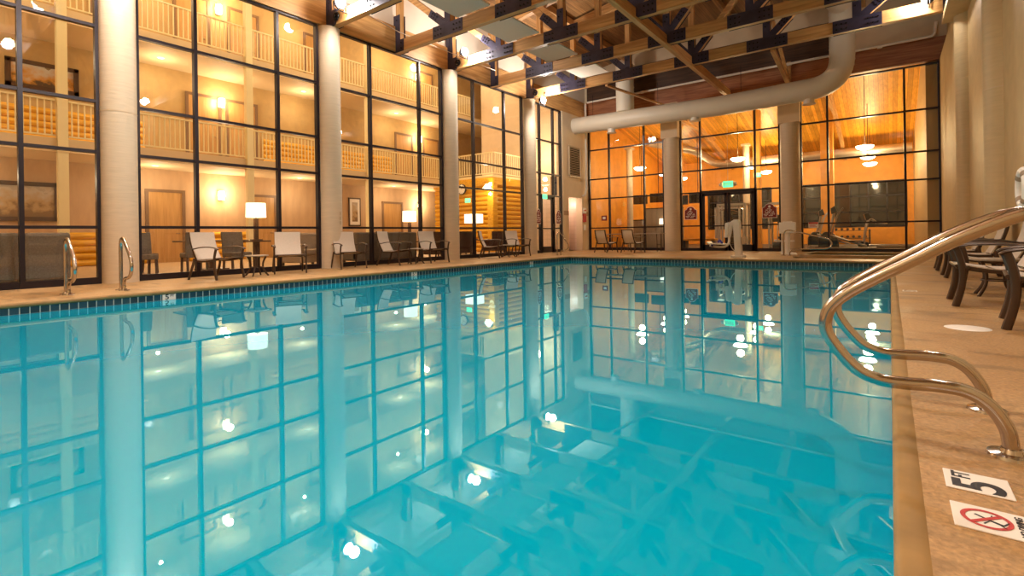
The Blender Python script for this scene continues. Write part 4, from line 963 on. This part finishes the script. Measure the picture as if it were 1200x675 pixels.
# lobby furniture
def table_lamp(x, y, h, label, zb_=.0, sq=False, s=1.):
    e = empty('table_lamp', (x, y, zb_), 0, label, 'lamp', 'lit table lamps in the lobby')
    m = MB(); m.box(-.11, .11, -.11, .11, 0, .03); m.box(-.045, .045, -.045, .045, .03, h-.02) ; m.build('base', M['walnut'], e, bevel=.006)
    m = MB()
    if sq: m.box(-.26*s, .26*s, -.26*s, .26*s, h, h+.36)
    else: m.lathe([(.235*s, h), (.225*s, h+.36)], 32); m.lathe([(0, h+.33), (.225*s, h+.33)], 32)
    m.build('lamp_shade', M['shade'], e, not sq)
    m = MB(); m.cyl(0, 0, h-.08, h+.02, .012, 8); m.build('stem', M['chrome'], e, True)
    light('lamp_bulb', (0, 0, h-.12), 14, (1, .78, .5), .05, e)
def pedestal(x, y, h, label, w=.5):
    e = empty('end_table', (x, y, 0), 0, label, 'table')
    m = MB(); m.box(-w/2, w/2, -w/2, w/2, h-.04, h); m.build('table_top', M['walnut'], e, bevel=.006)
    m = MB(); m.box(-.06, .06, -.06, .06, .03, h-.04); m.build('stem', M['walnut'], e)
    m = MB(); m.box(-w*.32, w*.32, -w*.32, w*.32, 0, .03); m.build('base', M['walnut'], e)
pedestal(-12.75, 6.18, .74, 'dark end table carrying the first lit lamp')
table_lamp(-12.75, 6.18, .58, 'lit round shade lamp between the two armchairs behind the glass', .74)
pedestal(-13.0, 11.45, .62, 'dark end table carrying the second lit lamp')
table_lamp(-13.0, 11.45, .66, 'lit drum shade lamp right of the long sofa', .62)
pedestal(-13.1, 14.85, .62, 'dark end table carrying the square lit lamp')
table_lamp(-13.1, 14.85, .64, 'lit square shade lamp in front of the log wall', .62, True)
def parsons(x, y, a, label, m_='fabric', s=1.):
    e = empty('dining_chair', (x, y, 0), R_(a), label, 'chair', 'upholstered dining chairs in the lobby')
    m = MB(); m.box(-.24, .24, -.24, .24, .36, .47); m.build('seat', M[m_], e, bevel=.02)
    m = MB(); m.prism([(-.24, .36), (-.17, .36), (-.19, .66), (-.25, .96), (-.32, .955), (-.26, .66)], lambda p, q, d: (p, d, q), -.24, .24); m.build('backrest', M[m_], e, bevel=.012)
    for sx, sy in ((.2, .2), (.2, -.2), (-.22, .2), (-.22, -.2)):
        m = MB(); m.bar((sx, sy, .36), (sx*1.15, sy, 0), .045, .045, (0, 1, 0)); m.build('leg', M['walnut'], e)
parsons(-13.05, 3.85, 0, 'brown upholstered dining chair at the window edge right of the wide column')
parsons(-14.1, 4.15, 20, 'grey brown dining chair behind the first, its back to the log row', 'fabric')
parsons(-13.25, 4.95, 175, 'brown dining chair seen sideways left of the first armchair')
parsons(-12.5, 5.60, 0, 'brown dining chair backing onto the glass below the lit lamp')
e = empty('dining_table', (-13.9, 5.6, 0), 0, 'dark pedestal dining table behind the first lamp', 'table')
m = MB(); m.box(-.4, .4, -.75, .75, .72, .76); m.build('table_top', M['walnut'], e, bevel=.008)
m = MB(); m.box(-.07, .07, -.07, .07, .03, .72); m.build('stem', M['walnut'], e)
m = MB(); m.box(-.3, .3, -.3, .3, 0, .04); m.build('base', M['walnut'], e)
def sofa(x, y, L, a, label, m_='fabric', h=.92):
    e = empty('sofa', (x, y, 0), R_(a), label, 'sofa')
    m = MB(); m.box(-.45, -.22, -L/2, L/2, .10, h); m.build('backrest', M[m_], e, bevel=.05)
    m = MB(); m.box(-.25, .40, -L/2+.15, L/2-.15, .10, .30); m.build('base', M[m_], e, bevel=.02)
    n = max(1, round((L-.3)/.75))
    for k in range(n):
        m = MB(); w_ = (L-.3)/n; m.box(-.22, .42, -L/2+.15+w_*k+.01, -L/2+.15+w_*(k+1)-.01, .30, .46); m.build('seat_cushion', M[m_], e, bevel=.04)
    for s_ in (-1, 1):
        m = MB(); y_ = s_*(L/2-.08); m.box(-.40, .42, y_-.08, y_+.08, .10, .62); m.build('armrest', M[m_], e, bevel=.04)
    for sx in (-.38, .34):
        for sy in (-1, 1):
            m = MB(); m.box(sx-.03, sx+.03, sy*(L/2-.12)-.03, sy*(L/2-.12)+.03, 0, .10); m.build('leg', M['walnut'], e)
sofa(-12.45, 9.75, 2.25, 180, 'long grey brown sofa backing onto the glass below the second lamp')
sofa(-12.45, 1.05, 1.5, 180, 'grey brown sofa with its tall back at the left photo edge', h=.95)
sofa(-12.45, 2.14, .62, 180, 'narrow grey brown seat with its tall back beside the left sofa', h=.95)
sofa(-13.3, 7.9, 1.3, 12, 'light brown loveseat behind the second armchair', 'fabric2', .93)
def armchair(x, y, a, label):
    e = empty('club_chair', (x, y, 0), R_(a), label, 'chair', 'dark leather club chairs in the lobby')
    m = MB()
    rows = [[(-.1-.32*math.cos(t)*(1-.0), .40*math.sin(t), z) for t in [PI*(j/8-.5) for j in range(9)]] for z in (.15, .4, .65, .85, .93)]
    m.grid(rows, .10); m.build('backrest', M['leather'], e, True)
    m = MB(); m.box(-.28, .34, -.33, .33, .15, .44); m.build('seat', M['leather'], e, bevel=.06)
    for sy in (-1, 1):
        m = MB(); m.box(-.15, .32, sy*.40-.07, sy*.40+.07, .15, .62); m.build('armrest', M['leather'], e, bevel=.05)
    for sx in (-.25, .28):
        for sy in (-.32, .32):
            m = MB(); m.box(sx-.025, sx+.025, sy-.025, sy+.025, 0, .16); m.build('leg', M['walnut'], e)
armchair(-12.75, 12.35, 165, 'dark leather club chair peeping out between sofa lamp and third column')
armchair(-12.65, 13.55, 180, 'dark leather club chair at the left of the log wall window')
armchair(-13.0, 15.9, 200, 'dark leather club chair right of the square lamp')
armchair(-14.4, 15.6, 20, 'dark leather club chair deeper in front of the log wall')
# lobby lights: added recessed fill lights brightening each level
def fill_downlight(x, y, z, label, pw, grp='added recessed fill lights in the lobby'):
    e = empty('fill_downlight', (x, y, z), 0, label, 'ceiling light', grp)
    m = MB(); m.lathe([(.11, 0), (.09, -.012), (.085, .0)], 20); m.build('fill_downlight_ring', M['white'], e, True)
    m = MB(); m.lathe([(0, -.004), (.085, -.004)], 20); m.build('lens', M['shade'], e)
    light('fill_downlight_lamp', (0, 0, -.6), pw*1.7, (1, .80, .52), .05, e)
LBL = 'added recessed downlight under the balcony or lobby ceiling'
for i, y in enumerate((1.2, 6.0, 11.0, 15.8)):
    fill_downlight(-19.0, y, 3.195, 'added recessed fill light under the middle balcony', 26, 'added fill lights under the middle balcony')
    fill_downlight(-19.0, y+.2, 6.745, 'added recessed fill light under the top balcony', 26, 'added fill lights under the top balcony')
    fill_downlight(-19.0, y, 9.995, 'added recessed fill light in the ceiling over the top balcony', 30, 'added fill lights over the top balcony')
    fill_downlight(-14.8, y, 9.995, 'added recessed fill light in the high lobby ceiling', 150, 'added fill lights in the high lobby ceiling')
fill_downlight(-16.2, 19.2, 9.995, 'added recessed fill light above the log block landing', 40)
light('vestibule_lamp', (-13.2, 19.2, 4.5), 110, (1, .84, .6), .2)

# ------------------------------------------------------------------ gym behind the back glass
GY = 33.0
b = MB(); b.box(-12.2, 1.3, YB+.1, GY+.2, -.2, 0); struct(b.build('floor_gym', M['gymfloor']), 'dark gym floor')
b = MB(); b.add([(-12.2, YB+.1, 7.6), (1.3, YB+.1, 7.6), (1.3, GY+.2, 5.2), (-12.2, GY+.2, 5.2), (-12.2, YB+.1, 7.8), (1.3, YB+.1, 7.8), (1.3, GY+.2, 5.4), (-12.2, GY+.2, 5.4)], [(0, 1, 2, 3), (7, 6, 5, 4), (0, 4, 5, 1), (1, 5, 6, 2), (2, 6, 7, 3), (3, 7, 4, 0)])
struct(b.build('ceiling_gym', M['orangewood']), 'honey pine gym ceiling sloping down')
b = MB(); b.mat(M['orangewall']); b.box(-12.2, 1.3, GY, GY+.2, 0, .95); b.box(-12.2, 1.3, GY, GY+.2, 3.35, 5.4)
for x0, x1 in ((-12.2, -9.2), (-5.6, -4.9), (-3.1, -2.5), (.7, 1.3)): b.box(x0, x1, GY, GY+.2, .95, 3.35)
struct(b.build('wall_gym_far', None), 'honey orange gym wall')
b = MB(); b.box(-12.4, -12.2, YB+.1, GY+.2, 0, 7.8); struct(b.build('wall_gym_left', M['orangewall']), 'gym side wall')
b = MB(); b.box(1.0, 1.3, YB+.1, GY+.2, 0, 7.8); struct(b.build('wall_gym_right', M['fitwall']), 'tan gym side wall')
wn = 9
for x0, x1 in ((-9.2, -5.6), (-4.9, -3.1), (-2.5, .7)):
    e = empty('window_%d' % wn, label='dark night window in the gym', kind='structure'); wn += 1
    m = MB(); m.box(x0, x1, GY+.1, GY+.13, .95, 3.35); m.build('pane', M['night'], e)
    m = MB(); n_ = max(2, round((x1-x0)/.9))
    for k in range(n_+1):
        x = x0+(x1-x0)*k/n_; m.box(x-.035, x+.035, GY-.02, GY+.1, .95, 3.35)
    for z in (.95, 1.75, 2.6, 3.35): m.box(x0, x1, GY-.02, GY+.1, z-.035, z+.035)
    m.build('frame', M['frame'], e)
# a folded orange partition seen by the double doors
def gym_post(x, y, label, w=.35, h=6.2): 
    m = MB(); m.box(x-w/2, x+w/2, y-w/2, y+w/2, 0, h); tag(m.build('gym_post', M['orangewall']), label, 'post', 'honey orange posts in the gym')
gym_post(-4.9, 25.5, 'honey orange post seen between the double doors', .3, 6.4)
gym_post(-2.3, 27.5, 'honey orange post right of the third back column', .5, 5.9)
gym_post(-9.4, 27.8, 'honey orange post beside the grey cabinets', .5, 5.9)
for i, (x, y) in enumerate(((-11.0, 25.0), (-5.9, 28.0))):
    e = empty('gym_column', (x, y, 0), 0, ['cream round column inside the gym behind the left window', 'cream round column inside the gym left of the double door gap'][i], 'column', kind='structure')
    m = MB(); m.cyl(0, 0, 0, 5.2, .16, 24); m.build('shaft', M['column'], e, True)
    m = MB(); m.box(-.2, .2, -.2, .2, 5.2, 5.3); m.build('cap', M['column'], e)
# pendants
pp = make = None
def pendant(x, y, z, label):
    pk = .5 if x < -8 else 1.
    e = empty('pendant_light', (x, y, z), 0, label, 'pendant lamp', 'glowing bowl pendants in the gym')
    m = MB(); m.lathe([(0, -.14), (.14, -.13), (.25, -.08), (.30, 0), (.28, .02), (0, .03)], 28); m.build('bowl', M['pendant'], e, True)
    zc = 7.6-(y-YB-.1)*2.4/11.6
    m = MB(); m.tube([(0, 0, .02), (0, 0, zc-z)], .012, 6); m.build('stem', M['bronze'], e)
    m = MB(); m.lathe([(.0, .12), (.05, .12), (.09, .03), (.0, .03)], 16); m.build('cap', M['bronze'], e, True)
    light('pendant_lamp', (0, 0, .32), 110*pk, (1, .74, .36), .15, e); light('pendant_lamp', (0, 0, -.35), 48*pk, (1, .74, .40), .15, e)
pl = ['rightmost column of pendants', 'middle column of pendants', 'left column of pendants']
rowl = ['nearest the glass', 'second in depth', 'deepest in the gym']
for i, x in enumerate((-.75, -5.4, -10.0)):
    for j, y in enumerate((24.0, 27.4, 30.4)):
        pendant(x, y, 4.05, 'glowing bowl pendant in the gym, %s, %s' % (pl[i], rowl[j]))
# gym ducts, beams
e = empty('gym_duct', (0, 31.0, 4.75), 0, 'silver spiral duct running across the gym below the ceiling', 'duct')
m = MB(); m.tube(round_path([(-11.0, -3.5, 1.2), (-9.2, -.2, .9), (-8.2, 0, .0), (.9, 0, 0)], .6, 8), .24, 24); m.build('main_run', M['galv'], e, True)
m = MB()
for k in range(26): m.tube([(-7.7+.33*k, 0, 0), (-7.68+.33*k, 0, 0)], .25, 24)
m.build('seam', M['galv'], e, True)
for i, x in enumerate((-7.7, -1.9)):
    m = MB(); m.bar((x, YB+.2, 6.95), (x, GY, 4.75), .14, .28); m.bar((x, YB+1.2, 6.0), (x, GY-4, 5.9), .12, .12); m.bar((x, YB+1.5, 6.6), (x, YB+3, 6.0), .1, .1)
    tag(m.build('gym_beam', M['timberY']), ['timber beam over the left side of the gym', 'timber beam over the right side of the gym'][i], 'beam')
# gym furniture: cabinets, screens, machines
e = empty('cabinet_run', (-9.7, 26.0, 0), 0, 'tall grey laminate cabinets behind the two tan chairs', 'cabinet')
m = MB(); m.box(-.85, 1.0, 0, .6, 0, 2.06); m.build('body', M['mirrorgrey'], e)
for k in range(3):
    m = MB(); x0 = -.84+.61*k; m.box(x0, x0+.6, -.02, 0, .08, 2.02); d_ = m.build('door', M['mirrorgrey'], e)
    m = MB(); m.tube([(x0+.55, -.05, .9), (x0+.55, -.05, 1.2)], .01, 6); m.build('handle', M['chrome'], d_)
m = MB(); m.box(-.87, 1.02, -.03, .6, 2.06, 2.10); m.build('top', M['black'], e)
e = empty('counter', (-11.2, 26.0, 0), 0, 'lower grey counter left of the tall cabinets', 'counter')
m = MB(); m.box(-.4, .5, 0, .6, 0, 1.45); m.build('body', M['mirrorgrey'], e)
m = MB(); m.box(-.42, .52, -.03, .62, 1.45, 1.5); m.build('top', M['black'], e)
for i, (x, z) in enumerate(((-11.5, 2.7), (-10.5, 2.75), (-9.2, 2.55), (-8.3, 2.6))):
    e = empty('wall_screen', (x, 27.6, z), 0, ['dark television left of the cabinets', 'second dark television over the cabinets', 'third dark television over the cabinets', 'fourth dark television by the column'][i], 'television', 'dark televisions over the cabinets')
    m = MB(); m.box(-.42, .42, -.03, .03, -.26, .26); m.build('bezel', M['black'], e)
    m = MB(); m.box(-.38, .38, -.04, -.03, -.22, .22); m.build('screen', M['night'], e)
    m = MB(); m.tube([(0, .03, 0), (0, .2, .1), (0, .2, 3.4)], .02, 6); m.build('mount', M['bolt'], e)
for i, x in enumerate((-9.6, -9.2)):
    e = empty('desk_lamp', (x, 25.75, 1.22), 0, ['left of two small lit lamps before the cabinets', 'right of two small lit lamps before the cabinets'][i], 'lamp', 'two small lit lamps before the cabinets')
    m = MB(); m.lathe([(.10, 0), (.09, .3)], 16); m.build('lamp_shade', M['shade'], e, True)
    m = MB(); m.tube([(0, 0, -1.21), (0, 0, 0)], .012, 6); m.lathe([(0, -1.22), (.1, -1.22), (.1, -1.2), (0, -1.19)], 16); m.build('stem', M['bronze'], e)
def elliptical(x, y, a, label):
    e = empty('exercise_machine', (x, y, 0), R_(a), label, 'exercise machine')
    m = MB(); m.box(-.9, .9, -.32, .32, .03, .14); m.box(-.95, -.7, -.36, .36, 0, .06); m.box(.7, .95, -.36, .36, 0, .06); m.build('base', M['gymgrey'], e, bevel=.02)
    m = MB(); m.prism([(-.95, .12), (-.25, .12), (-.3, .5), (-.5, .72), (-.75, .72), (-.93, .5)], lambda p, q, d: (p, d, q), -.16, .16); m.build('drive_housing', M['gymblack'], e, bevel=.05)
    m = MB(); m.tube(smooth_path([(-.62, 0, .6), (-.5, 0, 1.0), (-.42, 0, 1.42)], 4), .05, 12); m.build('upright', M['gymgrey'], e, True)
    m = MB(); m.prism([(-.50, 1.40), (-.30, 1.46), (-.38, 1.72), (-.52, 1.62)], lambda p, q, d: (p, d, q), -.22, .22); m.build('console', M['gymblack'], e, bevel=.02)
    for s_ in (-1, 1):
        m = MB(); m.tube(smooth_path([(-.60, s_*.22, .62), (-.1, s_*.24, .42), (.35, s_*.22, .26), (.6, s_*.22, .18)], 5), .035, 10); m.build('pedal_arm', M['gymgrey'], e, True)
        m = MB(); m.tube(smooth_path([(-.52, s_*.26, .55), (-.40, s_*.28, 1.0), (-.30, s_*.26, 1.35), (-.12, s_*.24, 1.62)], 5), .022, 8); m.build('handle', M['gymgrey'], e, True)
        m = MB(); m.box(.05, .45, s_*.22-.08, s_*.22+.08, .34, .38); m.build('pedal', M['gymblack'], e, bevel=.01)
elliptical(-1.30, 22.9, 3, 'silver elliptical trainer behind the red and white notice')
elliptical(-2.0, 25.9, 10, 'second elliptical trainer deeper behind the first')
def treadmill(x, y, a, label):
    e = empty('treadmill', (x, y, 0), R_(a), label, 'treadmill')
    m = MB(); m.box(-.85, .85, -.36, .36, .05, .19); m.build('deck', M['gymgrey'], e, bevel=.03)
    m = MB(); m.box(-.7, .83, -.25, .25, .19, .20); m.build('belt', M['gymblack'], e)
    m = MB(); m.prism([(-.95, .05), (-.6, .05), (-.6, .28), (-.8, .34), (-.95, .25)], lambda p, q, d: (p, d, q), -.38, .38); m.build('motor_hood', M['gymblack'], e, bevel=.03)
    for s_ in (-1, 1):
        m = MB(); m.tube(smooth_path([(-.75, s_*.38, .2), (-.68, s_*.38, .8), (-.55, s_*.36, 1.2), (-.3, s_*.36, 1.05), (0, s_*.36, 1.0)], 4), .03, 8); m.build('handrail', M['gymgrey'], e, True)
    m = MB(); m.prism([(-.68, 1.16), (-.48, 1.16), (-.6, 1.46), (-.74, 1.42)], lambda p, q, d: (p, d, q), -.38, .38); m.build('console', M['gymblack'], e, bevel=.02)
treadmill(-.1, 24.6, 5, 'treadmill at the right end of the gym')
treadmill(-3.6, 23.6, 100, 'treadmill just inside the right door leaf')
treadmill(-4.1, 28.5, 92, 'treadmill deeper behind the double doors')
def rack(x, y, label, w=1.2):
    e = empty('weight_machine', (x, y, 0), 0, label, 'weight machine')
    m = MB()
    for sx in (-w/2, w/2):
        for sy in (-.4, .4): m.box(sx-.04, sx+.04, sy-.04, sy+.04, 0, 2.1)
    m.box(-w/2, w/2, -.44, -.36, 2.02, 2.1); m.box(-w/2, w/2, .36, .44, 2.02, 2.1)
    for sx in (-w/2, w/2): m.box(sx-.04, sx+.04, -.4, .4, 2.02, 2.1); m.box(sx-.04, sx+.04, -.5, .5, 0, .07)
    m.build('frame', M['gymgrey'], e)
    m = MB()
    for k in range(12): m.box(-.16, .16, .12, .36, .1+.075*k, .165+.075*k)
    m.build('weight_stack', M['gymblack'], e)
    m = MB(); m.box(-.2, .2, -.35, .1, .42, .52); m.box(-.18, .18, .02, .12, .55, 1.15); m.build('pad', M['gymblack'], e, bevel=.02)
    m = MB(); m.tube([(-.5, -.1, 1.8), (-.2, -.1, 1.92), (.2, -.1, 1.92), (.5, -.1, 1.8)], .018, 8); m.tube([(0, -.1, 1.92), (0, -.1, 2.05)], .006, 6); m.build('pull_bar', M['chrome'], e, True)
rack(-5.9, 25.2, 'weight machine frame seen through the left door leaf')
rack(-3.9, 26.0, 'weight machine frame seen through the right door leaf', 1.1)
rack(-6.9, 28.6, 'weight machine frame deep behind the left maroon sign')
def bench(x, y, label):
    e = empty('bench', (x, y, 0), 0, label, 'bench'); m = MB(); m.box(-.75, .75, -.25, .25, .40, .5); m.build('seat', M['orangewall'], e, bevel=.02)
    for sx in (-.6, .6):
        m = MB(); m.box(sx-.05, sx+.05, -.22, .22, 0, .4); m.build('leg', M['gymblack'], e)
bench(-6.9, 23.2, 'low orange bench inside the window left of the double doors')
m = MB()
for k in range(5): m.tube([(-1.2+.42*k, 32.4, .78), (-.95+.42*k, 32.4, .78)], .08, 10)
e = empty('dumbbell_rack', (-2.0, 32.3, 0), 0, 'dark dumbbell rack along the far gym wall', 'dumbbell rack')
m = MB()
for z in (.35, .75): m.box(-1., 1.2, -.2, .2, z-.03, z)
for sx in (-.95, 1.15): m.box(sx-.03, sx+.03, -.2, .2, 0, .8)
m.build('frame', M['gymblack'], e)
for z in (.35, .75):
    for k in range(8):
        m = MB(); x = -.85+.26*k
        for s_ in (-1, 1): m.tube([(x, s_*.07, z+.07), (x, s_*.16, z+.07)], .065, 10)
        m.tube([(x, -.08, z+.07), (x, .08, z+.07)], .018, 8)
        q = m.build('dumbbell', M['gymblack'], None, True); q.location = (-2.0, 32.3, 0)
        tag(q, 'dark dumbbell on the %s of the rack in the gym' % ('top shelf' if z > .5 else 'lower shelf'), 'dumbbell', 'dumbbells on the %s' % ('top shelf' if z > .5 else 'lower shelf'))

# ------------------------------------------------------------------ world and render look
wd = bpy.data.worlds.new('World'); bpy.context.scene.world = wd; wd.use_nodes = True
wd.node_tree.nodes['Background'].inputs[0].default_value = (.02, .03, .06, 1); wd.node_tree.nodes['Background'].inputs[1].default_value = .3
sc = bpy.context.scene
sc.view_settings.view_transform = 'Standard'; sc.view_settings.look = 'None'; sc.view_settings.gamma = 1; sc.view_settings.exposure = EXPO; sc.view_settings.use_curve_mapping = False
cy_ = sc.cycles; cy_.max_bounces = 10; cy_.diffuse_bounces = 4; cy_.glossy_bounces = 4; cy_.transparent_max_bounces = 24; cy_.caustics_reflective = False; cy_.caustics_refractive = False; cy_.sample_clamp_indirect = 6
